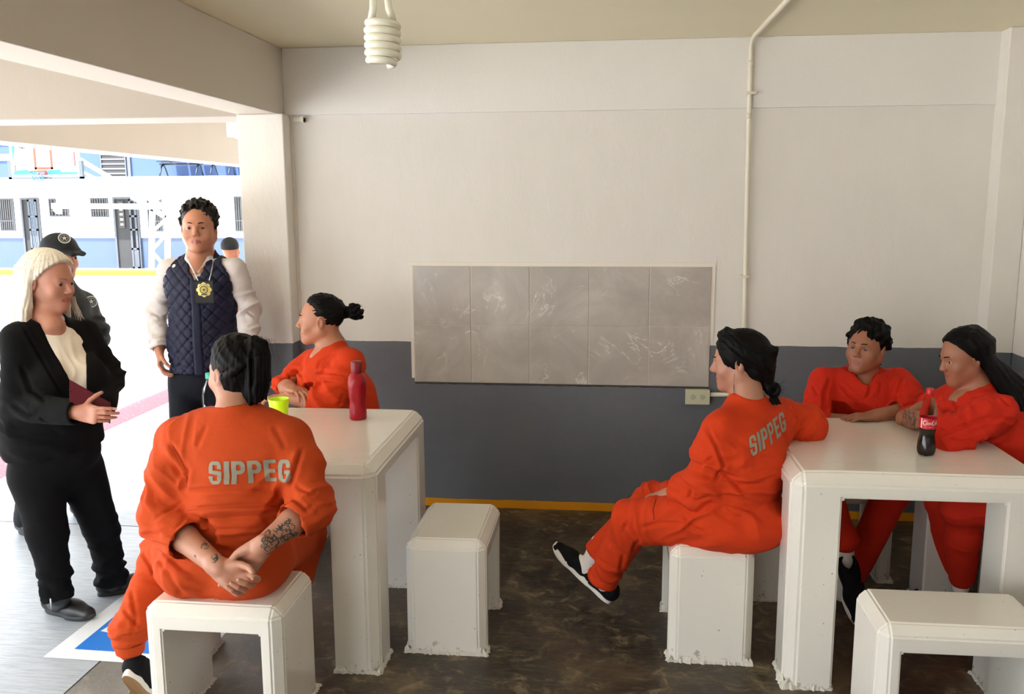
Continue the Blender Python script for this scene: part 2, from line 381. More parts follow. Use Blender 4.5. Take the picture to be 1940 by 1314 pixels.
# ------------------------------------------------------------------ conduit, outlet, bracket, bulbs
cd = thing('electrical_conduit', 'painted conduit pipe running down wall and across ceiling', 'pipe', (1.81, 0, 1.5))
bm = bmesh.new()
tube_bm(bm, [(1.817, -1.2, H - .014), (1.813, -.6, H - .013), (1.807, -.15, H - .013), (1.806, -.07, H - .02), (1.806, -.034, H - .05), (1.806, -.031, H - .12), (1.812, -.031, 1.9), (1.824, -.03, 1.1), (1.83, -.03, .75), (1.815, -.03, .715), (1.78, -.03, .702), (1.648, -.03, .70)], .012, 12)
tube_bm(bm, [(1.817, -3.8, H - .014), (1.817, -1.2, H - .014)], .012, 12)
from_bm('pipe', bm, M['pipe'], cd)
for z in (2.30, 1.35):
    bm = bmesh.new(); bbox(bm, 1.79, 1.838, -.045, 0, z - .008, z + .008); from_bm('pipe_clamp', bm, M['pipe'], cd)
for z in (H - .135, 2.185):
    bm = bmesh.new(); tube_bm(bm, [(1.807, -.031, z + .015), (1.807, -.031, z - .015)], .0145, 12); from_bm('pipe_coupling', bm, M['pipe'], cd)
ob = thing('power_outlet', 'small beige double power outlet box under the tiles', 'outlet', (1.585, 0, .69))
M['outlet'] = mat('outlet_plastic', srgb(186, 186, 160), .45)
box('outlet_box', 1.523, 1.647, -.05, 0, .652, .727, M['outlet'], ob, .003)
box('cover_plate', 1.519, 1.651, -.054, -.049, .648, .731, mat('cover_plate', srgb(200, 199, 172), .4), ob, .0015)
dk = mat('slot_dark', (.01, .01, .01), .6)
for cx in (1.562, 1.612):
    bm = bmesh.new(); tube_bm(bm, [(cx, -.0535, .69), (cx, -.0565, .69)], .017, 20); f = from_bm('socket', bm, M['outlet'], ob)
    bm = bmesh.new()
    for dz in (-.006, .006): bbox(bm, cx - .006, cx + .003, -.0572, -.056, .69 + dz - .001, .69 + dz + .001)
    tube_bm(bm, [(cx + .009, -.056, .69), (cx + .009, -.0572, .69)], .0022, 8)
    from_bm('slots', bm, dk, ob)
br = thing('wall_bracket', 'tiny painted metal bracket high beside the left pillar', 'bracket', (-.61, 0, 2.2))
bm = bmesh.new(); bbox(bm, -.645, -.585, -.03, 0, 2.19, 2.212); bbox(bm, -.597, -.585, -.045, -.0, 2.186, 2.216)
from_bm('bracket_body', bm, M['pipe'], br)
nl = thing('wall_nail', 'small nail head in the grey dado', 'nail', (.27, 0, .3))
nx = [(.32, .42), (.28, .30)]
bm = bmesh.new()
for x, z in nx[:1]: tube_bm(bm, [(.62, 0, .356), (.62, -.012, .356)], .006, 8)
from_bm('nail_head', bm, M['dado'], nl)

glass_w = mat('bulb_glass', srgb(236, 232, 214), .2, 0, .6); M['socket'] = mat('socket_white', srgb(225, 222, 210), .4)
def spiral_bulb(label, cx, cy, ztop, scale, turns=6.2, zc=H):
    t = thing('spiral_bulb', label, 'light bulb', (cx, cy, ztop), 'compact fluorescent bulbs')
    bm = bmesh.new(); R_, r_ = .0335 * scale, .0082 * scale; pts = []; n = 44 * 5
    ht = .098 * scale; zb = ztop - .20 * scale
    for i in range(n + 1):
        u = i / n; a = u * turns * 2 * math.pi; taper = 1 - .45 * max(0, (u - .84) / .16) ** 2 - .25 * max(0, (.12 - u) / .12)
        pts.append((cx + R_ * taper * math.cos(a), cy + R_ * taper * math.sin(a), zb - ht * u))
    top = [(cx + .012 * scale, cy, zb + .055 * scale), (cx + .016 * scale, cy, zb + .02 * scale), (cx + .022 * scale, cy, zb + .006 * scale)]
    tube_bm(bm, top + pts[4:], r_, 12)
    tube_bm(bm, [(cx - .018 * scale, cy, zb + .055 * scale), (cx - .020 * scale, cy, zb + .02 * scale), (cx - .026 * scale, cy, zb - .006 * scale)], r_, 12)
    from_bm('spiral_tube', bm, glass_w, t)
    bm = bmesh.new()
    lathe_bm(bm, [(0, 0), (.024 * scale, 0), (.026 * scale, -.01 * scale), (.026 * scale, -.05 * scale), (.033 * scale, -.07 * scale), (.034 * scale, -.145 * scale), (.028 * scale, -.152 * scale), (0, -.152 * scale)], 28, (cx, cy, ztop))
    from_bm('bulb_base', bm, M['socket'], t)
    bm = bmesh.new(); lathe_bm(bm, [(0, 0), (.055 * scale, 0), (.055 * scale, -.012), (.04 * scale, -.03), (0, -.03)], 28, (cx, cy, zc))
    tube_bm(bm, [(cx, cy, zc), (cx, cy, ztop - .01)], .02 * scale, 14)
    from_bm('lamp_holder', bm, M['socket'], t)
    return t
spiral_bulb('large white spiral bulb hanging from the ceiling', .52, -2.6, 2.43, 1.13)
spiral_bulb('white spiral bulb half hidden behind left pillar', -1.435, 1.0, 2.50, 1.05, 6.2, 2.86)

# ------------------------------------------------------------------ painted floor sign
def flat(name, polys, z, mt, parent=None):
    bm = bmesh.new()
    for p in polys: bm.faces.new([bm.verts.new((x, y, z)) for x, y in p])
    for f in bm.faces:
        f.normal_update()
    o = from_bm(name, bm, mt, parent)
    return o
def worn(name, col, under, amt=.66):
    mt = mat(name, col, .5); v = coords(mt, (1, 1, 1)); n = noise_t(mt, v, 38, 8, .8)
    msk = ramp(mt, n, [(amt - .02, (0, 0, 0)), (amt, (1, 1, 1))])
    L(mt, mixc(mt, msk, col, under), P(mt).inputs['Base Color']); return mt
fs = thing('floor_sign', 'blue accessibility sign with white border painted on floor', 'floor marking', (-.8, -1.5, 0))
flat('white_border', [[(-1.09, -1.872), (-.46, -1.885), (-.46, -1.07), (-1.07, -1.07)]], .0012, worn('white_road_paint', srgb(232, 236, 240), srgb(180, 180, 176), .66), fs)
flat('blue_field', [[(-1.005, -1.80), (-.53, -1.81), (-.53, -1.14), (-.995, -1.14)]], .002, worn('blue_road_paint', srgb(20, 118, 214), srgb(110, 170, 225), .64), fs)
bm = bmesh.new()
def stroke(pts, w):
    for (a, b) in zip(pts[:-1], pts[1:]):
        a, b = Vector((*a, 0)), Vector((*b, 0)); d = (b - a).normalized(); nn = Vector((-d.y, d.x, 0)) * w
        bm.faces.new([bm.verts.new(Vector((0, 0, .0028)) + q) for q in (a - nn, b - nn, b + nn, a + nn)])
stroke([(-.93, -1.62), (-.83, -1.55), (-.70, -1.55), (-.66, -1.40)], .022)
stroke([(-.965, -1.655), (-.955, -1.615), (-.80, -1.565)], .02)
arc = [(-.76 + .13 * math.cos(a), -1.42 + .13 * math.sin(a)) for a in np.linspace(.3, 5.2, 14)]
stroke(arc, .018)
from_bm('wheelchair_symbol', bm, mat('symbol_white', srgb(230, 235, 240), .5), fs)
ps = flat('court_stripe', [[(-3.40, -4), (-2.80, -4), (-2.80, 9), (-3.33, 9)]], .0012, worn('faded_pink_paint', srgb(136, 70, 78), srgb(190, 160, 164), .60))
tag(ps, 'faded pink stripe painted along the walkway floor', 'floor marking')

# ------------------------------------------------------------------ things on the tables
rb = thing('water_bottle', 'tall red plastic water bottle on left table', 'bottle', (.003, -1.172, TH))
rm = mat('red_plastic', srgb(158, 5, 26), .32, 0, .4)
bm = bmesh.new()
def wobr(a, z): return .0018 * math.cos(6 * a) * max(0, math.sin(math.pi * min(1, max(0, (z - .02) / .17)))) 
lathe_bm(bm, [(0, 0), (.034, 0), (.0375, .005), (.0375, .03), (.036, .055), (.034, .07), (.0345, .085), (.0375, .11), (.041, .145), (.0415, .165), (.038, .185), (.0305, .198), (.026, .204), (.024, .206)], 40, (.003, -1.172, TH), wobr)
from_bm('bottle_body', bm, rm, rb)
bm = bmesh.new(); lathe_bm(bm, [(.0235, .204), (.0245, .206), (.0245, .255), (.0225, .258), (0, .258)], 40, (.003, -1.172, TH), lambda a, z: .0006 * math.cos(24 * a) if z < .256 else 0)
from_bm('bottle_cap', bm, mat('red_cap', srgb(128, 6, 24), .4), rb)
yc = thing('drinking_cup', 'neon yellow plastic cup on left table', 'cup', (-.33, -1.24, TH))
bm = bmesh.new(); lathe_bm(bm, [(0, .004), (.030, .004), (.0425, .098), (.0435, .1), (.045, .098), (.033, 0), (0, 0)], 36, (-.33, -1.24, TH))
from_bm('cup_body', bm, mat('neon_plastic', srgb(214, 250, 10), .35, 0, .5, Emission_Strength=0), yc)
pet = mat('clear_plastic', (.95, .97, .97), .06, 0, .5, Transmission_Weight=1.0, IOR=1.08)
wb = thing('water_bottle', 'clear water bottle with teal cap beside man in vest', 'bottle', (-.56, -1.42, TH))
WX, WY = -.555, -1.42
bm = bmesh.new(); lathe_bm(bm, [(0, 0), (.030, 0), (.033, .006), (.033, .05), (.031, .055), (.033, .06), (.033, .10), (.031, .105), (.033, .11), (.033, .15), (.030, .175), (.016, .205), (.0125, .212), (.0125, .228)], 36, (WX, WY, TH), lambda a, z: .0008 * math.cos(8 * a))
from_bm('bottle_body', bm, pet, wb)
bm = bmesh.new(); lathe_bm(bm, [(.0145, .222), (.0148, .225), (.0148, .243), (.0135, .245), (0, .245)], 28, (WX, WY, TH)); from_bm('bottle_cap', bm, mat('teal_cap', srgb(70, 190, 170), .4), wb)
bm = bmesh.new(); lathe_bm(bm, [(.0336, .062), (.0336, .098)], 36, (WX, WY, TH)); from_bm('bottle_label', bm, mat('label_white', srgb(225, 225, 240), .4), wb)
# cola bottle
CX, CY = 2.28, -1.525
cb = thing('cola_bottle', 'cola bottle with red label and cap on right table', 'bottle', (CX, CY, TH))
def petal(a, z): return -.0045 * (max(0, 1 - z / .05)) * (.5 + .5 * math.cos(5 * a)) + (.0012 * math.cos(5 * a) if .03 < z < .09 else 0)
body = [(0, .004), (.02, .0), (.028, .004), (.0325, .016), (.0335, .03), (.031, .05), (.0275, .068), (.0265, .08), (.0285, .095), (.0305, .104)]
bm = bmesh.new(); lathe_bm(bm, body + [(.0305, .146), (.0318, .152), (.0305, .168), (.0255, .190), (.0180, .213), (.0128, .224), (.0125, .238)], 44, (CX, CY, TH), petal)
from_bm('bottle_body', bm, pet, cb)
bm = bmesh.new(); lathe_bm(bm, [(0, .007)] + [(max(0, r - .0012), z + (.002 if z < .01 else 0)) for r, z in body[1:]] + [(.0292, .118), (0, .118)], 44, (CX, CY, TH), petal)
from_bm('cola_liquid', bm, mat('cola', (.008, .003, .002), .08, 0, .6), cb)
bm = bmesh.new(); lathe_bm(bm, [(.0141, .232), (.0145, .234), (.0145, .252), (.013, .254), (0, .254)], 36, (CX, CY, TH), lambda a, z: .0004 * math.cos(30 * a) if z < .237 else 0)
from_bm('bottle_cap', bm, mat('cola_red', srgb(196, 16, 28), .4), cb)
bm = bmesh.new(); lathe_bm(bm, [(.0311, .105), (.0311, .1455)], 64, (CX, CY, TH)); lb = from_bm('bottle_label', bm, mat('label_red', srgb(196, 18, 34), .4), cb)
to_cam = math.atan2(CAM_POS[1] - CY, CAM_POS[0] - CX)
def cyl_pt(s, z, R_=.0314): a = to_cam + s / .0311; return Vector((CX + R_ * math.cos(a), CY + R_ * math.sin(a), TH + z))
def ribbon(pts, ws, f):
    for i in range(len(pts) - 1):
        (x0, y0), (x1, y1) = pts[i], pts[i + 1]; d = Vector((x1 - x0, y1 - y0)); n_ = Vector((-d.y, d.x)).normalized()
        w0, w1 = ws[i], ws[i + 1]
        q = [(x0 - n_.x * w0, y0 - n_.y * w0), (x1 - n_.x * w1, y1 - n_.y * w1), (x1 + n_.x * w1, y1 + n_.y * w1), (x0 + n_.x * w0, y0 + n_.y * w0)]
        bm.faces.new([bm.verts.new(f(*p)) for p in q])
def arcp(cx, cy, rx_, ry_, a0, a1, n=12): return [(cx + rx_ * math.cos(a), cy + ry_ * math.sin(a)) for a in np.linspace(a0, a1, n)]
bm = bmesh.new(); sc_ = .001
def lettering(pts, w, thick=.5):
    k = len(pts); ribbon([(x * sc_, y * sc_ ) for x, y in pts], [w * sc_ * (thick + (1 - thick) * math.sin(math.pi * i / (k - 1))) for i in range(k)], lambda s, z: cyl_pt(s + .004, z + .126))
lettering(arcp(-15, 2, 5.5, 8, 1.0, 5.4, 18), 1.3)                     # C
lettering([(-19, 9), (-15, 11), (-10, 9), (-4, 10)], .7)
lettering(arcp(-7.5, 0, 2.6, 4, 0, 6.28, 14), .8)                     # o
lettering(arcp(-1.5, 0, 2.6, 4, .9, 5.4, 12), .8)                     # c
lettering(arcp(4.0, 0, 2.6, 4, .6, 5.8, 12), .8); lettering([(6.8, 4), (6.6, -2), (8, -4)], .8)   # a
lettering([(8.5, 0), (10.5, .6)], .7)                                 # hyphen
lettering(arcp(16, 2, 5, 7.5, 1.0, 5.4, 16), 1.2)                      # C
lettering(arcp(23, 0, 2.5, 4, 0, 6.28, 14), .8); lettering(arcp(28.5, 4, 1.6, 8, -1.2, 4.2, 14), .7); lettering(arcp(34, 0, 2.5, 4, .6, 5.8, 12), .8)
lettering([(-2, -13), (2, -13.3), (6, -13), (9, -13.2)], .45); lettering([(11, -13), (17, -13)], .45)
from_bm('label_lettering', bm, mat('letter_white', srgb(240, 238, 235), .5), cb)
bm = bmesh.new(); lettering([(-27.5, -18), (-27.5, 18)], 3.2, 1)
from_bm('label_panel', bm, mat('panel_pink', srgb(236, 196, 200), .5), cb)

# ------------------------------------------------------------------ courtyard building
BW = mat('building_white', srgb(236, 236, 232), .8); BBL = plaster('building_blue', srgb(122, 154, 196), .05, .8, .1)
BU = plaster('upper_blue', srgb(42, 64, 104), .05, .8, .1)
DG = mat('dark_interior', srgb(30, 32, 36), .7); BAR = mat('window_bar', srgb(78, 80, 84), .5); FR = mat('frame_grey', srgb(64, 70, 80), .5)
cw = struct('wall_court', 'white ground floor wall with blue dado across the court', -22, -6, 17.3, 17.6, 0, 2.1, dado_mat('court_wall', .86, False))
P(cw.data.materials[0])
def recolor_dado(mt, g1, g2, w1, w2):
    for n in mt.node_tree.nodes:
        if n.type == 'MIX' and n.data_type == 'RGBA':
            for i in (6, 7):
                c = tuple(round(x, 4) for x in n.inputs[i].default_value)
                if c == tuple(round(x, 4) for x in srgb(124, 127, 134)): n.inputs[i].default_value = g1
                if c == tuple(round(x, 4) for x in srgb(88, 93, 101)): n.inputs[i].default_value = g2
                if c == tuple(round(x, 4) for x in srgb(78, 81, 87)): n.inputs[i].default_value = g1
                if c == tuple(round(x, 4) for x in srgb(225, 220, 212)): n.inputs[i].default_value = w2
recolor_dado(cw.data.materials[0], srgb(50, 68, 98), srgb(46, 63, 92), srgb(236, 236, 232), srgb(230, 230, 226))
struct('wall_court_upper', 'blue upper floor wall across the court', -24, -4, 18.6, 18.9, 2.3, 6, BU)
struct('balcony_slab', 'white balcony slab edge of the building across court', -24, -4, 16.6, 18.6, 1.96, 2.42, BW)
struct('floor_porch', 'raised pale porch strip along the building', -24, -4, 15.95, 17.3, 0, .06, M['court'])
kb = struct('trim_2', 'yellow painted kerb along the court edge', -24, -4, 15.8, 15.95, -.01, .13, mat('kerb_yellow', srgb(184, 128, 0), .6), .02)
struct('trim_3', 'white band under the eaves of upper wall', -24, -15, 18.55, 18.6, 2.95, 3.12, BW)
def px_x(x, y, Y):
    d = _R @ Vector(((x - 970) / FPX, 1, (657 - y) / FPX)); t = (Y - CAM_POS[1]) / d.y; return CAM_POS[0] + d.x * t, CAM_POS[2] + d.z * t
def win(n, a, b, Y, bars, lab, horiz=False):
    (x0, z1), (x1, z0) = px_x(*a, Y), px_x(*b, Y)
    t = thing('window_%d' % n, lab, 'window', ((x0 + x1) / 2, Y, z0)); t['kind'] = 'structure'
    box('pane', x0, x1, Y - .02, Y, z0, z1, DG, t)
    bm = bmesh.new(); w = .03
    for q in ((x0 - w, x1 + w, z1, z1 + w), (x0 - w, x1 + w, z0 - w, z0), (x0 - w, x0, z0, z1), (x1, x1 + w, z0, z1)): bbox(bm, q[0], q[1], Y - .05, Y, q[2], q[3])
    from_bm('window_frame', bm, FR, t)
    bm = bmesh.new()
    for i in range(bars):
        u = (i + .5) / bars
        if horiz: bbox(bm, x0, x1, Y - .045, Y - .02, z0 + (z1 - z0) * u - .02, z0 + (z1 - z0) * u + .02)
        else: bbox(bm, x0 + (x1 - x0) * u - .011, x0 + (x1 - x0) * u + .011, Y - .045, Y - .02, z0, z1)
    if not horiz: bbox(bm, x0, x1, Y - .046, Y - .02, z0 + (z1 - z0) * .28, z0 + (z1 - z0) * .31)
    from_bm('window_bars', bm, BAR, t)
win(1, (0, 378), (29, 435), 17.3, 6, 'barred window left of the first open door')
win(2, (95, 378), (130, 408), 17.3, 5, 'small barred window behind the goal frame')
win(3, (174, 377), (205, 409), 17.3, 6, 'small barred window left of the second door')
win(4, (281, 377), (308, 436), 17.3, 6, 'barred window behind the goal post lattice')
win(5, (446, 374), (470, 436), 17.3, 5, 'barred window beside the pillar edge')
win(6, (192, 288), (240, 333), 18.6, 5, 'slatted dark window on the blue upper wall', True)
win(7, (-20, 262), (15, 270), 18.6, 2, 'dark slatted window at far upper left', True)
win(8, (243, 290), (248, 332), 18.6, 1, 'narrow dark window beside the slatted one', False)
def door(n, a, b, Y, lab, leaf):
    (x0, z1), (x1, z0) = px_x(*a, Y), px_x(*b, Y)
    t = thing('door_%d' % n, lab, 'door', ((x0 + x1) / 2, Y, z0)); t['kind'] = 'structure'
    box('doorway', x0, x1, Y - .02, Y, 0.06, z1, DG, t)
    bm = bmesh.new(); bbox(bm, x0 - .05, x0, Y - .06, Y, .06, z1 + .05); bbox(bm, x1, x1 + .05, Y - .06, Y, .06, z1 + .05); bbox(bm, x0, x1, Y - .06, Y, z1, z1 + .05)
    from_bm('door_frame', bm, FR, t)
    lx0, lx1 = (x0 + (x1 - x0) * .42, x1) if leaf == 'g' else (x0 + (x1 - x0) * .68, x1)
    bm = bmesh.new(); bbox(bm, lx0, lx0 + .05, Y - .09, Y - .05, .06, z1); bbox(bm, lx1 - .05, lx1, Y - .09, Y - .05, .06, z1)
    for z in (.06, .55, 1.05, 1.4, z1 - .05): bbox(bm, lx0, lx1, Y - .09, Y - .05, z, z + .05)
    lf = from_bm('door_leaf', bm, FR, t)
    if leaf == 'g':
        bm = bmesh.new()
        for i in range(5): xx = lx0 + (lx1 - lx0) * (i + 1) / 6; bbox(bm, xx - .01, xx + .01, Y - .08, Y - .06, .1, z1)
        world_child(from_bm('door_bars', bm, mat('bar_blue', srgb(84, 100, 120), .5), None), t)
    else:
        box('door_panel', lx0, lx1, Y - .075, Y - .06, .06, .55, FR, t)
        box('door_sign', lx0 - .32, lx0 - .16, Y - .05, Y - .03, z1 - .75, z1 - .05, mat('sign_black', (.015, .015, .015), .5), t)
        bm = bmesh.new()
        for k in range(5): bbox(bm, lx0 - .28 , lx0 - .20, Y - .052, Y - .049, z1 - .16 - k * .13, z1 - .11 - k * .13)
        from_bm('sign_lettering', bm, mat('sign_white', (.8, .8, .8), .5), t)
door(1, (43, 378), (82, 500), 17.3, 'open dark doorway with grey gate leaf', 'g')
door(2, (218, 377), (268, 500), 17.3, 'open doorway with grey leaf and hanging black sign', 'p')
bn = mat('bench_steel', srgb(30, 38, 50), .4, .6)
def bench(label, xa, xb, za, n):
    Y = 17.9
    t = thing('waiting_bench', label, 'bench', ((xa + xb) / 2, Y, 2.42), 'metal benches on the balcony')
    seg = (xb - xa) / n
    for i in range(n):
        x0 = xa + i * seg + .03; x1 = x0 + seg - .06
        bm = bmesh.new(); pts = [(-.02, .42), (.10, .40), (.34, .42), (.42, .80)]
        for (p, q) in zip(pts[:-1], pts[1:]):
            vs = [bm.verts.new(c) for c in ((x0, Y + p[0], 2.42 + p[1]), (x1, Y + p[0], 2.42 + p[1]), (x1, Y + q[0], 2.42 + q[1]), (x0, Y + q[0], 2.42 + q[1]))]
            bm.faces.new(vs)
        bmesh.ops.remove_doubles(bm, verts=bm.verts, dist=1e-4); g = bmesh.ops.extrude_face_region(bm, geom=bm.faces[:])
        for v in [e for e in g['geom'] if isinstance(e, bmesh.types.BMVert)]: v.co.z += .02
        from_bm('seat', bm, bn, t)
    bm = bmesh.new(); tube_bm(bm, [(xa, Y + .2, 2.42 + .36), (xb, Y + .2, 2.42 + .36)], .025, 8); from_bm('crossbar', bm, bn, t)
    for x in (xa + .1, xb - .1):
        bm = bmesh.new(); tube_bm(bm, [(x, Y - .05, 2.42), (x, Y, 2.42 + .12), (x, Y + .1, 2.42 + .3), (x, Y + .2, 2.42 + .36)], .022, 8); tube_bm(bm, [(x, Y + .45, 2.42), (x, Y + .3, 2.42 + .25), (x, Y + .2, 2.42 + .36)], .022, 8)
        from_bm('leg', bm, bn, t)
bench('steel waiting bench on balcony beside the blue wall', px_x(296, 320, 17.9)[0], px_x(378, 320, 17.9)[0], 2.42, 3)
bench('steel waiting bench on balcony nearest the pillar', px_x(392, 320, 17.9)[0], px_x(440, 320, 17.9)[0], 2.42, 2)

# ------------------------------------------------------------------ basketball goal on its white frame
GW = mat('goal_white', srgb(240, 240, 240), .5); Yg = 15.0
g = thing('basketball_goal', 'basketball goal with painted backboard on white steel frame', 'basketball goal', (-9.4, Yg + .4, 0))
def gp(x, y, Y=Yg): a, b = px_x(x, y, Y); return Vector((a, Y, b))
def strut(bm, a, b, w):
    a, b = Vector(a), Vector(b); d = (b - a).normalized(); s = d.cross(Vector((0, 1, 0))).normalized() * w / 2; u = Vector((0, w / 2, 0))
    vs = [bm.verts.new(p + i * s + j * u) for p in (a, b) for i, j in ((-1, -1), (1, -1), (1, 1), (-1, 1))]
    for f in ((0, 1, 2, 3), (7, 6, 5, 4), (0, 4, 5, 1), (1, 5, 6, 2), (2, 6, 7, 3), (3, 7, 4, 0)): bm.faces.new([vs[i] for i in f])
bl, tr = gp(27, 330), gp(148, 262)
b0, b1 = gp(27, 330).x, gp(148, 330).x; zb, zt = gp(80, 331).z, gp(80, 331).z + .98
box('backboard', b0, b1, Yg, Yg + .03, zb, zt, mat('board_pale', srgb(104, 126, 142), .3), g)
def board_quads(name, rects, mt, off):
    bm = bmesh.new()
    for r_ in rects: bm.faces.new([bm.verts.new((b0 + (b1 - b0) * u, Yg - off, zb + (zt - zb) * v)) for u, v in r_])
    from_bm(name, bm, mt, g)
def fr_(u0, u1, v0, v1, w): return [[(u0, v0), (u1, v0), (u1, v0 + w), (u0, v0 + w)], [(u0, v1 - w), (u1, v1 - w), (u1, v1), (u0, v1)], [(u0, v0), (u0 + w * .7, v0), (u0 + w * .7, v1), (u0, v1)], [(u1 - w * .7, v0), (u1, v0), (u1, v1), (u1 - w * .7, v1)]]
board_quads('target_square', fr_(.33, .62, .13, .68, .05), mat('target_orange', srgb(156, 40, 12), .5), .004)
board_quads('blue_artwork', [[(0, .35), (.10, 1), (0, 1)], [(0, 0), (1, 0), (1, .06), (0, .05)], [(.55, .06), (.75, .06), (.72, .12), (.5, .1)], [(.0, .05), (.35, .05), (.2, .12), (.0, .1)]], mat('art_blue', srgb(8, 88, 138), .5), .003)
for rq in ([(.955, .2), (.975, .2), (.975, .85), (.955, .85)], [(.02, .08), (.035, .08), (.035, .24), (.02, .24)]): board_quads('red_edge', [rq], mat('art_red', srgb(146, 30, 24), .5), .0045)
bm = bmesh.new()
for a in range(20): bm.faces.new([bm.verts.new((b0 + (b1 - b0) * .165 + r_ * math.cos(t_), Yg - .005, zb + (zt - zb) * .76 + r_ * 1.1 * math.sin(t_))) for r_, t_ in ((.03, a * .3142), (.13, a * .3142), (.13, a * .3142 + (.2 if a % 2 else .3142)), (.03, a * .3142 + .3142))])
from_bm('round_emblem', bm, mat('art_dark', srgb(30, 26, 30), .6), g)
bm = bmesh.new(); w = .05
for q in ((b0 - w, b1 + w, zt, zt + w), (b0 - w, b1 + w, zb - w, zb), (b0 - w, b0, zb, zt), (b1, b1 + w, zb, zt)): bbox(bm, q[0], q[1], Yg - .02, Yg + .04, q[2], q[3])
from_bm('board_frame', bm, GW, g)
bm = bmesh.new(); w2 = .08
for q in ((b0 - .13, b0 - .05, zb - .1, zb + .32), (b1 + .05, b1 + .13, zb - .1, zb + .32), (b0 - .13, b1 + .13, zb - .1, zb - .05)): bbox(bm, q[0], q[1], Yg - .03, Yg + .05, q[2], q[3])
from_bm('edge_padding', bm, mat('padding_grey', srgb(56, 64, 70), .7), g)
rc = ((b0 + b1) / 2 - .06, zb + .08)
bm = bmesh.new(); tube_bm(bm, [(rc[0] + .16 * math.cos(a), Yg - .22 + .16 * math.sin(a), rc[1]) for a in np.linspace(0, 2 * math.pi, 25)], .014, 8); bbox(bm, rc[0] - .08, rc[0] + .08, Yg - .08, Yg, rc[1] - .09, rc[1] + .02)
from_bm('rim', bm, mat('rim_orange', srgb(160, 60, 16), .5), g)
bm = bmesh.new()
for k in range(10):
    for s in (1, -1):
        a = k * .628; pts = [(rc[0] + r_ * math.cos(a + s * t_ * .5), Yg - .22 + r_ * math.sin(a + s * t_ * .5), rc[1] - .12 * t_) for r_, t_ in ((.16, 0), (.12, 1), (.10, 2))]
        tube_bm(bm, pts, .008, 5)
from_bm('net', bm, mat('net_blue', srgb(50, 90, 160), .8), g)
bm = bmesh.new(); Yp = Yg + .9
q = lambda x, y: gp(x, y, Yp)
strut(bm, gp(148, 300, Yg + .1), q(215, 340), .09); strut(bm, gp(150, 322, Yg + .1), q(196, 345), .07)
strut(bm, q(215, 340), q(312, 392), .09); strut(bm, q(100, 390), q(312, 391), .13); strut(bm, gp(90, 335, Yg + .1), q(130, 390), .09)
strut(bm, q(150, 345), q(104, 400), .08); strut(bm, q(250, 372), q(316, 412), .10); strut(bm, q(312, 366), q(268, 400), .08)
strut(bm, q(289, 345), q(287, 522), .10); strut(bm, q(317, 345), q(318, 522), .10)
strut(bm, q(318, 440), q(287, 475), .06); strut(bm, q(287, 475), q(318, 510), .06); strut(bm, q(318, 412), q(287, 440), .06)
strut(bm, q(112, 345), q(112, 405), .1)
from_bm('steel_frame', bm, GW, g)
# ================================================================== figure toolkit: smooth solids -> one continuous mesh
def A(*v):
    return np.array(v[0] if len(v) == 1 else v, dtype=np.float32)
def unit(v):
    v = np.asarray(v, dtype=np.float32); return v / (np.linalg.norm(v) + 1e-9)
def at(x, y, Y):
    """point of the place seen at photo position x, y when its depth is Y"""
    a, b = px_x(x, y, Y); return A(a, Y, b)
_rs = np.random.RandomState(3); _TAB = _rs.rand(64, 64, 64).astype(np.float32) * 2 - 1
def vnoise(Pp):
    Pp = np.asarray(Pp, dtype=np.float32); i = np.floor(Pp).astype(int); f = Pp - i; f = f * f * (3 - 2 * f); i &= 63; j = (i + 1) & 63
    g = lambda a, b, c: _TAB[a[:, 0], b[:, 1], c[:, 2]]
    x0 = g(i, i, i) * (1 - f[:, 0]) + g(j, i, i) * f[:, 0]; x1 = g(i, j, i) * (1 - f[:, 0]) + g(j, j, i) * f[:, 0]
    x2 = g(i, i, j) * (1 - f[:, 0]) + g(j, i, j) * f[:, 0]; x3 = g(i, j, j) * (1 - f[:, 0]) + g(j, j, j) * f[:, 0]
    y0 = x0 * (1 - f[:, 1]) + x1 * f[:, 1]; y1 = x2 * (1 - f[:, 1]) + x3 * f[:, 1]
    return y0 * (1 - f[:, 2]) + y1 * f[:, 2]
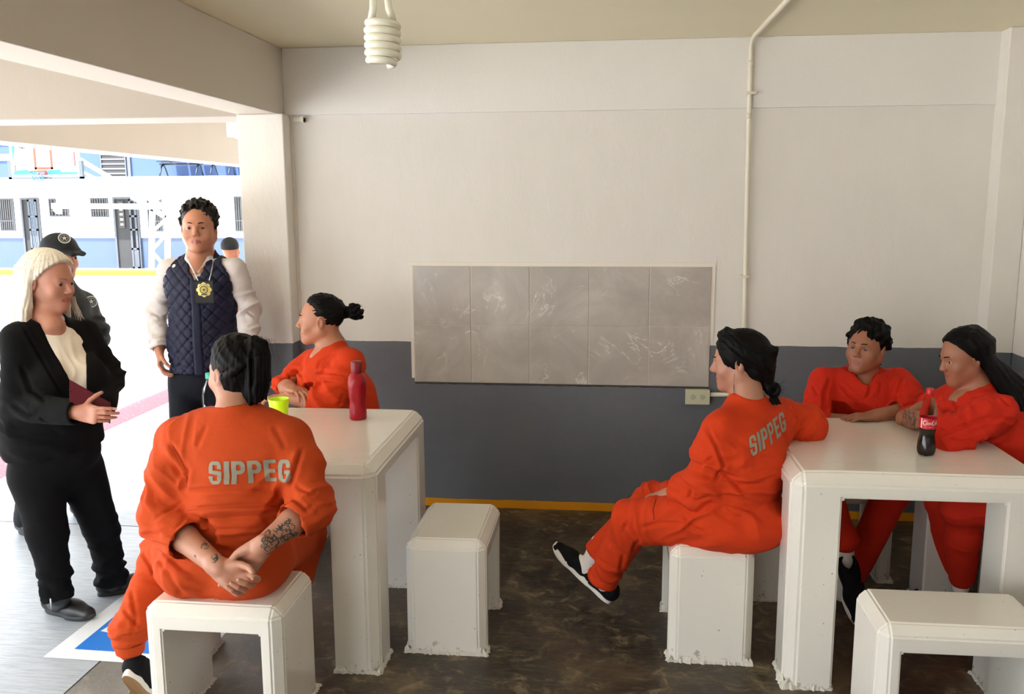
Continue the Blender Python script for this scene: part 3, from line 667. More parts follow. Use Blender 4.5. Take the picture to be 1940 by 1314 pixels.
class Sdf:
    def __init__(s, h): s.h = h; s.ops = []
    def seg(s, a, b, r1, r2=None, k=.02, flat=None, op='u'):
        a, b = A(a), A(b); r2 = r1 if r2 is None else r2; rm = max(r1, r2) * (max(1, flat[1]) if flat else 1)
        s.ops.append((op, k, np.minimum(a, b) - rm, np.maximum(a, b) + rm, ('seg', a, b, r1, r2, flat))); return s
    def chain(s, pts, rs, k=.02, flat=None, op='u'):
        for i in range(len(pts) - 1): s.seg(pts[i], pts[i + 1], rs[i], rs[i + 1], k, flat, op)
        return s
    def ell(s, c, r, ax=None, k=.02, op='u'):
        c = A(c); ax = np.eye(3, dtype=np.float32) if ax is None else A(ax); r = A(r)
        e = np.sqrt(((ax * r[:, None]) ** 2).sum(0)); s.ops.append((op, k, c - e, c + e, ('ell', c, r, ax))); return s
    def cut(s, p, n, R_):
        p = A(p); s.ops.append(('c', 0, p - R_, p + R_, ('pl', p, unit(n), R_))); return s
    @staticmethod
    def ev(g, X, Y, Z):
        if g[0] == 'seg':
            _, a, b, r1, r2, flat = g; ab = b - a; L2 = float(ab @ ab) + 1e-12; x, y, z = X - a[0], Y - a[1], Z - a[2]
            t = np.clip((x * ab[0] + y * ab[1] + z * ab[2]) / L2, 0, 1); x = x - t * ab[0]; y = y - t * ab[1]; z = z - t * ab[2]
            if flat:
                n, q = flat; n = unit(n); d = (x * n[0] + y * n[1] + z * n[2]) * (1 / q - 1); x = x + d * n[0]; y = y + d * n[1]; z = z + d * n[2]
            return np.sqrt(x * x + y * y + z * z) - (r1 + (r2 - r1) * t)
        if g[0] == 'ell':
            _, c, r, ax = g; x, y, z = X - c[0], Y - c[1], Z - c[2]
            q = [(x * ax[i, 0] + y * ax[i, 1] + z * ax[i, 2]) / r[i] for i in range(3)]; l = np.sqrt(q[0] ** 2 + q[1] ** 2 + q[2] ** 2)
            q2 = np.sqrt((q[0] / r[0]) ** 2 + (q[1] / r[1]) ** 2 + (q[2] / r[2]) ** 2) + 1e-9
            return l * (l - 1) / q2
        _, p, n, R_ = g; x, y, z = X - p[0], Y - p[1], Z - p[2]
        d = x * n[0] + y * n[1] + z * n[2]; return np.where(x * x + y * y + z * z < R_ * R_, d, -1)
    def mesh(s):
        h = s.h; us = [o for o in s.ops if o[0] == 'u']; big = .05
        lo = np.min([o[2] for o in us], 0) - 3 * h; hi = np.max([o[3] for o in us], 0) + 3 * h
        n = np.ceil((hi - lo) / h).astype(int) + 1; ax = [(lo[i] + h * np.arange(n[i])).astype(np.float32) for i in range(3)]
        F = np.full(n, big, dtype=np.float32)
        for op, k, l, u, g in s.ops:
            m_ = max(k, .012) + 2 * h
            i0 = np.clip(np.floor((l - m_ - lo) / h).astype(int), 0, n); i1 = np.clip(np.ceil((u + m_ - lo) / h).astype(int) + 1, 0, n)
            if np.any(i1 <= i0): continue
            sl = tuple(slice(i0[i], i1[i]) for i in range(3))
            X, Y, Z = ax[0][sl[0]][:, None, None], ax[1][sl[1]][None, :, None], ax[2][sl[2]][None, None, :]
            d = s.ev(g, X, Y, Z); c = F[sl]
            if op == 'u':
                if k > 0: hh = np.clip(k - np.abs(c - d), 0, None) / k; F[sl] = np.minimum(c, d) - hh * hh * k * .25
                else: F[sl] = np.minimum(c, d)
            elif op == 's':
                d = -d
                if k > 0: hh = np.clip(k - np.abs(c - d), 0, None) / k; F[sl] = np.maximum(c, d) + hh * hh * k * .25
                else: F[sl] = np.maximum(c, d)
            else: F[sl] = np.maximum(c, d)
        I = F < 0; c = I[:-1, :-1, :-1].astype(np.int8)
        tot = np.zeros_like(c)
        for dx in (0, 1):
            for dy in (0, 1):
                for dz in (0, 1): tot += I[dx:n[0] - 1 + dx, dy:n[1] - 1 + dy, dz:n[2] - 1 + dz]
        act = (tot > 0) & (tot < 8); idx = np.full(act.shape, -1, dtype=np.int32); cells = np.argwhere(act); idx[act] = np.arange(len(cells))
        acc = np.zeros((len(cells), 3), np.float32); cnt = np.zeros(len(cells), np.float32)
        co = [(0, 0, 0), (1, 0, 0), (0, 1, 0), (1, 1, 0), (0, 0, 1), (1, 0, 1), (0, 1, 1), (1, 1, 1)]
        vals = [F[cells[:, 0] + a, cells[:, 1] + b, cells[:, 2] + cc] for a, b, cc in co]
        for i in range(8):
            for j in range(i + 1, 8):
                if sum(abs(co[i][q] - co[j][q]) for q in range(3)) != 1: continue
                a, b = vals[i], vals[j]; mk = (a < 0) != (b < 0); t = np.where(mk, a / (a - b + 1e-12), 0); ci, cj = A(co[i]), A(co[j])
                acc += np.where(mk[:, None], ci + (cj - ci) * t[:, None], 0); cnt += mk
        V = (cells + acc / np.maximum(cnt, 1)[:, None]) * h + lo
        Q = []
        for axi in range(3):
            sl0 = [slice(None)] * 3; sl1 = [slice(None)] * 3; sl0[axi] = slice(0, n[axi] - 1); sl1[axi] = slice(1, n[axi])
            a, b = I[tuple(sl0)], I[tuple(sl1)]; e = np.argwhere(a != b); u_, v_ = [(1, 2), (2, 0), (0, 1)][axi]
            e = e[(e[:, u_] > 0) & (e[:, v_] > 0) & (e[:, u_] < n[u_] - 1) & (e[:, v_] < n[v_] - 1)]
            fl = a[e[:, 0], e[:, 1], e[:, 2]]; du = np.zeros(3, int); du[u_] = 1; dv = np.zeros(3, int); dv[v_] = 1
            g = lambda q: idx[q[:, 0], q[:, 1], q[:, 2]]
            q = np.stack([g(e - du - dv), g(e - dv), g(e), g(e - du)], 1); q[~fl] = q[~fl][:, ::-1]; Q.append(q)
        Q = np.concatenate(Q); Q = Q[(Q >= 0).all(1)]
        return V.astype(np.float32), Q
def vnormals(V, Q):
    a, b, c, d = (V[Q[:, i]] for i in range(4)); fn = np.cross(c - a, d - b); Nn = np.zeros_like(V)
    for i in range(4): np.add.at(Nn, Q[:, i], fn)
    return Nn / (np.linalg.norm(Nn, axis=1, keepdims=True) + 1e-9)
def smooth(V, Q, it=1, lam=.5):
    for _ in range(it):
        s = np.zeros_like(V); c = np.zeros(len(V), np.float32)
        for i in range(4):
            j = (i + 1) % 4; np.add.at(s, Q[:, i], V[Q[:, j]]); np.add.at(s, Q[:, j], V[Q[:, i]]); np.add.at(c, Q[:, i], 1); np.add.at(c, Q[:, j], 1)
        V = V + (s / np.maximum(c, 1)[:, None] - V) * lam
    return V
def sdf_obj(name, F, mt, parent, disp=None, sm=1, mi=None, hole=None):
    V, Q = F.mesh(); V = smooth(V, Q, sm)
    if disp is not None: V = V + vnormals(V, Q) * disp(V)[:, None]
    if parent is not None: loc = np.array(parent.location, dtype=np.float32)
    else: loc = np.zeros(3, np.float32)
    me = bpy.data.meshes.new(name); W_ = V - loc
    me.vertices.add(len(W_)); me.vertices.foreach_set('co', W_.astype(np.float32).ravel())
    me.loops.add(len(Q) * 4); me.loops.foreach_set('vertex_index', Q.astype(np.int32).ravel())
    me.polygons.add(len(Q)); me.polygons.foreach_set('loop_start', np.arange(0, len(Q) * 4, 4, dtype=np.int32))
    me.update(); me.validate()
    o = link_mesh(name, me, mt, parent, True)
    if mi is not None:
        cen = V[Q].mean(1); me.polygons.foreach_set('material_index', mi(cen).astype(np.int32))
    o['_n'] = 0; del o['_n']
    return o, V, Q
# cloth wrinkles: list of (centre, axis, radius, wavelength, amplitude)
def wrinkler(folds, base=.0025, seed=0, creases=()):
    def f(V):
        d = base * (vnoise(V * 8 + seed) + .5 * vnoise(V * 19 + seed))
        for i, (c, ax, R_, wl, amp) in enumerate(folds):
            w = np.exp(-((V - A(c)) ** 2).sum(1) / (R_ * R_)); a_ = unit(ax); al = V @ a_
            warp = V + .35 * wl * np.stack([vnoise(V * 11 + 5), vnoise(V * 11 + 25), vnoise(V * 11 + 45)], 1)
            al = warp @ a_; U = (warp - al[:, None] * a_) * (.30 / wl) + (al / wl * 1.25)[:, None] * a_
            n_ = vnoise(U * 1.0 + 7 * i + seed); r_ = 1 - np.abs(n_) * 2.6; m2 = vnoise(U * 1.9 + 3 * i + 50 + seed)
            d = d + amp * w * (2.3 * np.clip(r_, -.5, 1) + .7 * m2 - .5)
        cd = unit(A(CAM_POS) - V.mean(0))
        for pts, amp, wd, R_ in creases:
            best = np.full(len(V), 9., np.float32); sg = np.zeros(len(V), np.float32); tt = np.zeros(len(V), np.float32); n_ = len(pts) - 1
            for i in range(n_):
                a, b = A(pts[i]), A(pts[i + 1]); ab = b - a; ab = ab - cd * (ab @ cd); W_ = V - a; dep = W_ @ cd; W_ = W_ - dep[:, None] * cd; L2 = float(ab @ ab) + 1e-9
                t_ = np.clip(W_ @ ab / L2, 0, 1); D_ = W_ - t_[:, None] * ab; dd = np.where(np.abs(dep) < R_, np.sqrt((D_ ** 2).sum(1)), 9.); s_ = np.sign(D_ @ np.cross(ab, cd)); m_ = dd < best
                best = np.where(m_, dd, best); sg = np.where(m_, s_, sg); tt = np.where(m_, (i + t_) / n_, tt)
            en = np.clip(np.minimum(tt, 1 - tt) * 6, 0, 1); x = best * sg
            d = d + amp * en * (-1.2 * np.exp(-(x / wd) ** 2) + .8 * np.exp(-((x - 2.0 * wd) / (1.6 * wd)) ** 2) + .35 * np.exp(-((x + 2.2 * wd) / (1.6 * wd)) ** 2))
        return d
    return f
def cr(Y, amp, wd, *pp, R_=.16):
    return ([at(pp[i], pp[i + 1], Y) for i in range(0, len(pp), 2)], amp, wd, R_)
def cast_px(VQ, x, y):
    bvh = BVHTree.FromPolygons([tuple(v) for v in VQ[0]], [tuple(int(i) for i in q) for q in VQ[1]]); d = _R @ Vector(((x - 970) / FPX, 1, (657 - y) / FPX)); h_ = bvh.ray_cast(Vector(CAM_POS), d.normalized())
    return (np.array(h_[0], dtype=np.float32), np.array(h_[1], dtype=np.float32)) if h_[0] is not None else (None, None)
def seam(person_, name, VQ, lines, mt, r=.0011):
    bm = bmesh.new()
    for ln in lines:
        pts = []
        for (a, b) in zip(ln[:-1], ln[1:]):
            for t_ in np.linspace(0, 1, 7)[:-1]:
                p, n = cast_px(VQ, a[0] * (1 - t_) + b[0] * t_, a[1] * (1 - t_) + b[1] * t_)
                if p is not None: pts.append(p)
        if len(pts) > 2: tube_bm(bm, pts, r, 5, False)
    return from_bm(name, bm, mt, person_) if len(bm.verts) else bm.free()
# ---------------------------------------------------------------- materials for people
def skin_mat(name, c):
    mt = mat(name, c, .5); v = coords(mt); n = noise_t(mt, v, 7, 3, .5); n2 = noise_t(mt, v, 220, 2, .5)
    L(mt, mixc(mt, math_n(mt, 'MULTIPLY', n, .3), c, tuple(x * y for x, y in zip(c[:3], (.86, .66, .62)))), P(mt).inputs['Base Color'])
    L(mt, bump(mt, n2, .12, .001), P(mt).inputs['Normal'])
    P(mt).inputs['Subsurface Weight'].default_value = .08; P(mt).inputs['Subsurface Radius'].default_value = (.012, .005, .003); return mt
def cloth_mat(name, c, rough=.85, weave=420, bs=.25, var=.12, sheen=.0):
    mt = mat(name, c, rough, 0, .2); v = coords(mt); n = noise_t(mt, v, 5, 5, .65)
    L(mt, mixc(mt, n, tuple(min(1, x * (1 + var)) for x in c[:3]), tuple(x * (1 - var) for x in c[:3])), P(mt).inputs['Base Color'])
    L(mt, bump(mt, noise_t(mt, v, weave, 2, .6), bs, .0008, bump(mt, noise_t(mt, v, 26, 5, .65), .35, .006)), P(mt).inputs['Normal'])
    if sheen: P(mt).inputs['Sheen Weight'].default_value = sheen
    return mt
def hair_mat(name, c, c2, rough=.42, sc=(90, 90, 8), spec=.5):
    mt = mat(name, c, rough, 0, spec); v = coords(mt, sc); n = noise_t(mt, v, 2.2, 4, .7)
    L(mt, mixc(mt, ramp(mt, n, [(.35, (0, 0, 0)), (.65, (1, 1, 1))]), c, c2), P(mt).inputs['Base Color'])
    L(mt, bump(mt, n, .6, .002), P(mt).inputs['Normal']); return mt
M['skinA'] = skin_mat('skin_fair', srgb(184, 128, 106)); M['skinB'] = skin_mat('skin_tan', srgb(182, 124, 96)); M['skinC'] = skin_mat('skin_brown', srgb(158, 104, 78))
M['skinE'] = skin_mat('skin_light_brown', srgb(178, 126, 102))
M['nail'] = mat('nail', srgb(206, 152, 138), .3); M['lips'] = mat('lips', srgb(158, 88, 78), .45); M['seam'] = mat('seam_shade', srgb(150, 44, 16), .9); M['eye'] = mat('eye_white', srgb(176, 164, 156), .25); M['iris'] = mat('iris_dark', srgb(44, 30, 24), .1)
M['hairK'] = hair_mat('black_hair', (.0018, .0016, .0016, 1), (.005, .004, .0035, 1), .5, spec=.10)
M['hairW'] = hair_mat('white_blond_hair', srgb(230, 222, 211), srgb(194, 181, 162), .5)
M['hairB'] = hair_mat('dark_brown_hair', (.004, .003, .0025, 1), (.012, .008, .006, 1), .5, (60, 60, 60), .2)
M['orangeE'] = cloth_mat('orange_cotton_faded', srgb(186, 68, 26)); M['orangeF'] = cloth_mat('orange_cotton', srgb(200, 58, 20)); M['orangeG'] = cloth_mat('shaded_orange_cotton', srgb(200, 42, 22))  # orangeG: same orange cloth, made redder to stand for dimmer light at right
M['blackcloth'] = cloth_mat('black_suit_cloth', (.0022, .0022, .0026, 1), .95, 300, .2); M['ivory'] = cloth_mat('ivory_knit', srgb(236, 224, 208), .8)
M['navy'] = cloth_mat('dark_navy_trousers', (.004, .005, .009, 1), .8); M['shirtw'] = cloth_mat('white_shirt_cotton', srgb(206, 198, 196), .75)
M['guard'] = cloth_mat('guard_uniform', (.010, .011, .013, 1), .7); M['rubw'] = mat('white_rubber', srgb(232, 228, 220), .6); M['canvasK'] = cloth_mat('black_canvas', (.004, .004, .005, 1), .8)
M['sock'] = cloth_mat('white_sock', srgb(228, 220, 214), .9); M['gum'] = mat('gum_sole', srgb(150, 116, 76), .7); M['leatherK'] = mat('black_leather', (.012, .012, .013, 1), .4)
M['thread'] = mat('reflective_grey', srgb(140, 134, 116), .6)

# ---------------------------------------------------------------- body pieces
def frame(fwd, up):
    f = unit(fwd); r = unit(np.cross(f, A(up))); u = np.cross(r, f); return r, f, u        # right, forward, up
def add_head(F, C, fwd, up, s=1.0, nb=None, neck=.052, jaw=1.0, slit=True, br=.8):
    r, f, u = frame(fwd, up); ax = np.stack([r, f, u]); q = lambda x, y, z: A(C) + (r * x + f * y + u * z) * s
    F.ell(q(0, -.014, .030), A(.073, .094, .084) * s, ax, .02); F.ell(q(0, .026, -.022), A(.059 * jaw, .058, .082) * s, ax, .03)
    for e in (-1, 1):
        F.seg(q(e * .050 * jaw, -.008, -.045), q(e * .012, .054, -.090), .021 * s * jaw, .018 * s, .03)
        F.ell(q(e * .034 * jaw, .054, -.032), A(.024 * jaw, .022, .024) * s, ax, .02)
        F.seg(q(e * .012, .080, .018), q(e * .036, .068, .020), .011 * s * br, .009 * s * br, .014)
    F.ell(q(0, .066, -.094), A(.020, .016, .016) * s, ax, .02); F.ell(q(0, .062, -.062), A(.030, .021, .022) * s, ax, .018)
    F.seg(q(0, .080, .010), q(0, .099, -.026), .0075 * s, .0105 * s, .012)
    for e in (-1, 1): F.ell(q(e * .0105, .091, -.031), A(.0078, .010, .0072) * s, ax, .005)
    for e in (-1, 1):
        F.ell(q(e * .030, .088, .001), A(.015, .012, .0095) * s, ax, .010, 's')
        F.ell(q(e * .030, .0665, .001), A(.0152, .0152, .0140) * s, ax, .003)
        if slit: F.ell(q(e * .030, .083, -.0005), A(.0126, .011, .0042) * s, ax, .002, 's')
    for z, w in ((-.0580, .0038), (-.0690, .0046)):
        F.seg(q(-.018, .076, z - .001), q(0, .0835, z), .0024 * s, w * s, .004); F.seg(q(0, .0835, z), q(.018, .076, z - .001), w * s, .0024 * s, .004)
    F.seg(q(-.021, .0800, -.0638), q(.021, .0800, -.0638), .0018 * s, .0018 * s, .002, None, 's')
    for e in (-1, 1):
        eax = np.stack([unit(r + f * .25 * -e), unit(f - r * .25 * -e), u])
        F.ell(q(e * .076, -.010, -.006), A(.0075, .017, .030) * s, eax, .006); F.ell(q(e * .083, -.006, -.003), A(.006, .009, .018) * s, eax, .003, 's')
    if nb is not None: F.seg(q(0, -.022, -.045), nb, neck * s, neck * 1.12, .03)
    return q, (r, f, u)
def lips_mi(q, C, ax, s=1.0):
    r, f, u = ax
    def g(P_):
        d = P_ - A(C); x, y, z = d @ r / s, d @ f / s, d @ u / s
        return ((np.abs(x) < .0215) & (y > .068) & (z < -.0540 + .000 - np.abs(x) * .12) & (z > -.0740 + np.abs(x) * .25)).astype(int)
    return g
def head_extras(person, q, ax, s, browmat, gaze=None, brow=True):
    r, f, u = ax
    for e in (-1, 1):
        c = q(e * .030, .0675, .0005); bm = bmesh.new(); bmesh.ops.create_uvsphere(bm, u_segments=20, v_segments=14, radius=.0134 * s)
        g = unit(gaze) if gaze is not None else f
        for fc in bm.faces:
            fc.smooth = True; fc.material_index = 1 if np.dot(unit(np.array(fc.calc_center_median())), g) > .84 else 0
        bmesh.ops.translate(bm, verts=bm.verts, vec=Vector(c)); from_bm('eye', bm, [M['eye'], M['iris']], person)
        if brow:
            bm = bmesh.new(); tube_bm(bm, [q(e * .012, .0915, .0205), q(e * .022, .0895, .0245), q(e * .034, .080, .0245), q(e * .044, .067, .019)], [.0014 * s, .0026 * s, .0022 * s, .0008 * s], 6); from_bm('eyebrow', bm, browmat, person)
def add_hand(F, W, d, n, thumb, curls=(.5, .55, .6, .65), s=1.0, spread=.0, th=(.35, .25, .35), k=.004, palm=True):
    """W wrist, d towards fingers, n palm normal, thumb = +1/-1: which side of cross(d,n) the thumb lies on"""
    d = unit(d); n = unit(A(n) - d * np.dot(d, A(n))); sd = np.cross(d, n) * thumb; o = A(W); q = lambda a, b, c: o + (d * a + sd * b + n * c) * s
    fl = (n, .55)
    for b in (.024, .006, -.014, -.028): F.seg(q(.012, b * .6, 0), q(.082, b, .001), .020 * s, .0185 * s, .012, fl)
    F.seg(q(-.02, 0, 0), q(.025, 0, 0), .029 * s, .030 * s, .014, (n, .72)); F.ell(q(.040, .026, .010), A(.032, .016, .013) * s, np.stack([unit(d + sd * .35), unit(sd - d * .35), n]), .010)
    F.ell(q(.045, -.026, .009), A(.034, .014, .011) * s, np.stack([d, sd, n]), .010)
    out = []
    spec = [(.088, .0285, (.043, .027, .022), .0092), (.092, .0095, (.047, .031, .023), .0094), (.088, -.0105, (.044, .029, .023), .0089), (.080, -.0285, (.034, .021, .020), .0079)]
    for i, (a, b, ln, r0) in enumerate(spec):
        p = q(a - .008, b, -.001); c = curls[i] if not isinstance(curls[i], (tuple, list)) else None; cs = (c * .8, c * 1.15, c * .8) if c is not None else curls[i]
        ang = 0; rr = r0 * s; dd = unit(d + sd * (spread * (1.5 - i) * .2)); pts = [p]
        for j in range(3):
            ang += cs[j]; v = dd * math.cos(ang) + n * math.sin(ang); p = p + v * ln[j] * s * (1.12 if j == 0 else 1); pts.append(p)
        F.seg(pts[0], pts[1], rr * 1.02, rr * .96, k if i else k); F.seg(pts[1], pts[2], rr * .96, rr * .90, .002); F.seg(pts[2], pts[3], rr * .90, rr * .74, .002); out.append(pts)
    a0, a1, a2 = th; p0 = q(.022, .024, .008); v0 = unit(d * math.cos(a0 + .35) + sd * math.sin(a0 + .35) + n * .35); p1 = p0 + v0 * .040 * s
    v1 = unit(v0 + (d * .3 - sd * .5 * a1 * 2 + n * a1)); p2 = p1 + v1 * .033 * s; v2 = unit(v1 + (-sd * .5 * a2 * 2 + n * a2)); p3 = p2 + v2 * .026 * s
    F.seg(p0, p1, .0145 * s, .0112 * s, .010); F.seg(p1, p2, .0112 * s, .0102 * s, .002); F.seg(p2, p3, .0102 * s, .0084 * s, .002); out.append([p0, p1, p2, p3])
    return out
def add_nails(person, fingers, n, s=1.0, mt=None):
    for i, pts in enumerate(fingers):
        bm = bmesh.new(); a, b = A(pts[-2]), A(pts[-1]); d = unit(b - a); pd = unit(b - a); pr = unit(A(pts[-2]) - A(pts[-3])); back = unit(np.cross(np.cross(pr, pd), pd)) if np.linalg.norm(np.cross(pr, pd)) > .05 else -unit(n)
        if np.dot(back, unit(n)) > .6 and i < 4 and np.linalg.norm(np.cross(pr, pd)) < .2: back = -back
        sd = np.cross(d, back); c = b + back * .0066 * s - d * .002
        ring = [c + d * .0065 * s * math.cos(t) + sd * .0048 * s * math.sin(t) - back * .0010 * abs(math.sin(t)) for t in np.linspace(0, 2 * math.pi, 12, endpoint=False)]
        top = bm.verts.new(Vector(c + back * .0012)); vs = [bm.verts.new(Vector(p)) for p in ring]
        for k in range(12): bm.faces.new((top, vs[k], vs[(k + 1) % 12])).smooth = True
        from_bm('fingernail', bm, mt or M['nail'], person)
def add_arm(F, sh, el, wr, g=1.0, flatn=None):
    F.seg(sh, el, .047 * g, .038 * g, .02); F.seg(el, A(el) * .6 + A(wr) * .4, .039 * g, .038 * g, .015); F.seg(A(el) * .6 + A(wr) * .4, wr, .038 * g, .027 * g, .015)
def add_sleeve(F, sh, el, wr, frac, r=(.072, .060, .060), k=.03, arm_r=.036):
    """sleeve over upper arm and the first part of the forearm, open at the cuff"""
    cu = A(el) + (A(wr) - A(el)) * frac; d = unit(A(wr) - A(el)); F.seg(sh, A(sh) * .6 + A(el) * .4, r[0] * .84, r[0] * .94, k); F.seg(A(sh) * .6 + A(el) * .4, el, r[0] * .94, r[1], k); F.seg(el, cu + d * .03, r[1], r[2], .02)
    F.cut(cu, d, .075 + .02); F.seg(cu - d * .05, cu + d * .10, r[2] - .011, r[2] - .009, .003, None, 's'); return cu, d
def add_cuff_ring(F, cu, d, r, w=.004):
    pass
def capsule_legs(F, hips, knees, ankles, r=(.095, .072, .058), k=.04, cutfoot=True):
    for h_, kn, an in zip(hips, knees, ankles):
        F.seg(h_, kn, r[0], r[1], k); F.seg(kn, an, r[1], r[2], .03)
        if cutfoot:
            d = unit(A(an) - A(kn)); F.cut(an, d, r[2] + .05); F.seg(A(an) - d * .03, A(an) + d * .05, r[2] - .012, r[2] - .010, .003, None, 's')
def shoe(person, heel, toe, up, kind='slip', s=1.0, label=None):
    """heel and toe: points on the sole line; up = away from the sole"""
    heel, toe = A(heel), A(toe); d = unit(toe - heel); u = unit(A(up) - d * np.dot(A(up), d)); sd = np.cross(d, u); Ln = np.linalg.norm(toe - heel); w = .046 * s
    q = lambda a, b, c: heel + d * (a * Ln) + sd * b + u * c
    F = Sdf(.0045); fl = (u, 1.0)
    F.seg(q(.10, 0, .045), q(.30, 0, .050), .036 * s, .036 * s, .02); F.seg(q(.30, 0, .048), q(.62, 0, .030), .036 * s, .036 * s, .03); F.seg(q(.62, 0, .030), q(.88, 0, .022), .040 * s, .032 * s, .03)
    F.seg(q(.12, 0, .05), q(.22, 0, .088 if kind != 'boot' else .12), .034 * s, .034 * s, .02)
    F.cut(q(.5, 0, .012), -u, .4)
    F.cut(q(.2, 0, .085 if kind != 'boot' else .13), u, .06)
    F.seg(q(.17, 0, .07), q(.20, 0, .16), .028 * s, .028 * s, .004, None, 's')
    o, V, Q = sdf_obj('shoe', F, M['canvasK'] if kind == 'slip' else M['leatherK'], person, None, 1)
    bm = bmesh.new(); n = 40; prof = []
    th = .026 if kind == 'slip' else .02
    for i in range(n):
        t = i / n * 2 * math.pi; a = .5 + .5 * math.cos(t) * 1.05; b = math.sin(t) * w * (1.0 if a > .5 else .82) * (1 - .18 * math.exp(-((a - .38) / .16) ** 2)); prof.append((a, b))
    zs = [(0, .97), (.004, 1.0), (th - .003, 1.0), (th, .97)]; rings = []
    for z, sc_ in zs: rings.append([bm.verts.new(Vector(q(.5 + (a - .5) * sc_, b * sc_ * 1.02, z + (.010 * max(0, (a - .75) / .25) ** 2)))) for a, b in prof])
    for i in range(3):
        for j in range(n): bm.faces.new((rings[i][j], rings[i][(j + 1) % n], rings[i + 1][(j + 1) % n], rings[i + 1][j])).smooth = True
    fb = bm.faces.new(rings[0][::-1]); bm.faces.new(rings[-1]); fb.material_index = 1
    so = from_bm('sole', bm, [M['rubw'], M['gum']] if kind == 'slip' else [mat('dark_sole', (.02, .02, .02, 1), .6), M['canvasK']], None)
    so.data.transform(Matrix.Translation(-Vector(person.location))); so.parent = o
    return o
def strands_over(C, ax, rad, starts, tie, n=7, lift=.0):
    """paths over the skull ellipsoid from start directions to the tie direction (local right, fwd, up)"""
    r, f, u = ax; out = []
    for s_ in starts:
        pts = []
        for i in range(n):
            t = i / (n - 1); v = unit(A(s_) * (1 - t) + A(tie) * t); v = v * A(rad) * (1 + lift * math.sin(math.pi * t))
            pts.append(A(C) + r * v[0] + f * v[1] + u * v[2])
        out.append(pts)
    return out
def hair_radial(c, ax, amp=.0016, kf=24, seed=0):
    r, f, u = ax
    def g(V):
        d = V - A(c); x, y, z = d @ r, d @ f, d @ u; a = np.arctan2(x, -y); h_ = np.clip(np.hypot(x, y) / .08, 0, 1)
        return amp * h_ * (vnoise(np.stack([a * kf, z * 7, a * 0 + seed], 1)) + .6 * vnoise(np.stack([a * kf * .4, z * 5, a * 0 + seed + 5], 1)))
    return g
def add_strands(F, paths, r0, r1, k=.004):
    for p in paths:
        n = len(p)
        for i in range(n - 1): F.seg(p[i], p[i + 1], r0 + (r1 - r0) * i / (n - 1), r0 + (r1 - r0) * (i + 1) / (n - 1), k)
def flyaways(person, paths, r, mt):
    bm = bmesh.new()
    for p in paths: tube_bm(bm, [Vector(x) for x in p], [r * (1 - .8 * i / (len(p) - 1)) for i in range(len(p))], 4, False)
    return from_bm('loose_strands', bm, mt, person)
def hair_disp(flow, amp=.002, sc=110, seed=0):
    f = unit(flow)
    def g(V):
        al = V @ f; W_ = (V - al[:, None] * f * .9) * sc; return amp * vnoise(W_ + seed) + amp * .8 * vnoise(W_ * .4 + 9 + seed)
    return g
def wrap_text(person, name, text, o_body, centre, xdir, zdir, size, mt, out, gap=.18, bend=.0, wide=1.0):
    """bold condensed capitals laid on the cloth surface of o_body"""
    V, Q = o_body; bvh = BVHTree.FromPolygons([tuple(v) for v in V], [tuple(int(i) for i in q) for q in Q])
    Wd, Hh = .52, 1.0; st = .19
    def inside(ch, x, y):
        if ch == 'I': return abs(x - st / 2 - .02) < st / 2 + .01
        if ch == 'P':
            if x < st: return True
            ro = math.hypot(max(0, x - .28) / .24 * .27 if x > .28 else 0, 0); yy = y - .70
            outer = abs(yy) < .30 and (x < .30 or ((x - .28) / .24) ** 2 + (abs(yy) / .30) ** 2 < 1.0 or (x < .34 and abs(yy) < .30))
            inner = abs(yy) < .13 and (x < .30 or ((x - .28) / .07) ** 2 + (yy / .13) ** 2 < 1)
            return outer and not inner
        if ch == 'E': return x < st or (x < .46 and (y < .17 or y > .83)) or (x < .42 and abs(y - .5) < .085)
        if ch in 'SGO':
            ex, ey = (x - .26) / .26, (y - .5) / .5
            rr = abs(ex) ** 3 + abs(ey) ** 3.4; ix, iy = (x - .26) / .085, (y - .5) / .34; ri = abs(ix) ** 3 + abs(iy) ** 3
            if rr > 1: return False
            if ch == 'G':
                if x > .26 and .55 < y < .66: return False
                if ri < 1 and not (x > .24 and .38 < y < .52): return False
                return True
            if abs(x - .26) < .085 and (.60 < y < .84): return False
            if abs(x - .26) < .085 and (.16 < y < .40): return False
            if x > .26 and .585 < y + (x - .26) * .15 < .68: return False
            if x < .26 and .32 < y + (x - .26) * .15 < .42: return False
            return True
    wd = {'I': .23, 'E': .47}; total = sum(wd.get(c, Wd) for c in text) + gap * .5 * (len(text) - 1); step = .017; X0 = -total / 2; bm = bmesh.new(); xd, zd = unit(xdir), unit(zdir); ou = unit(out)
    for ch in text:
        w_ = wd.get(ch, Wd); nx_, ny_ = int(w_ / step), int(Hh / step); vd = {}
        def vert(i, j):
            if (i, j) in vd: return vd[(i, j)]
            x = X0 + i * step; y = j * step - .5; p = A(centre) + xd * x * size * wide + zd * y * size - zd * bend * x * x * size
            hit = bvh.ray_cast(Vector(p + ou * .30), Vector(-ou), .8); pt = hit[0] + Vector(ou) * .0022 if hit[0] is not None else None
            vd[(i, j)] = bm.verts.new(pt) if pt is not None else None; return vd[(i, j)]
        for i in range(nx_):
            for j in range(ny_):
                if inside(ch, (i + .5) * step, (j + .5) * step):
                    vs = [vert(i, j), vert(i + 1, j), vert(i + 1, j + 1), vert(i, j + 1)]
                    if all(v is not None for v in vs): bm.faces.new(vs).smooth = True
        X0 += w_ + gap * .5
    return from_bm(name, bm, mt, person)
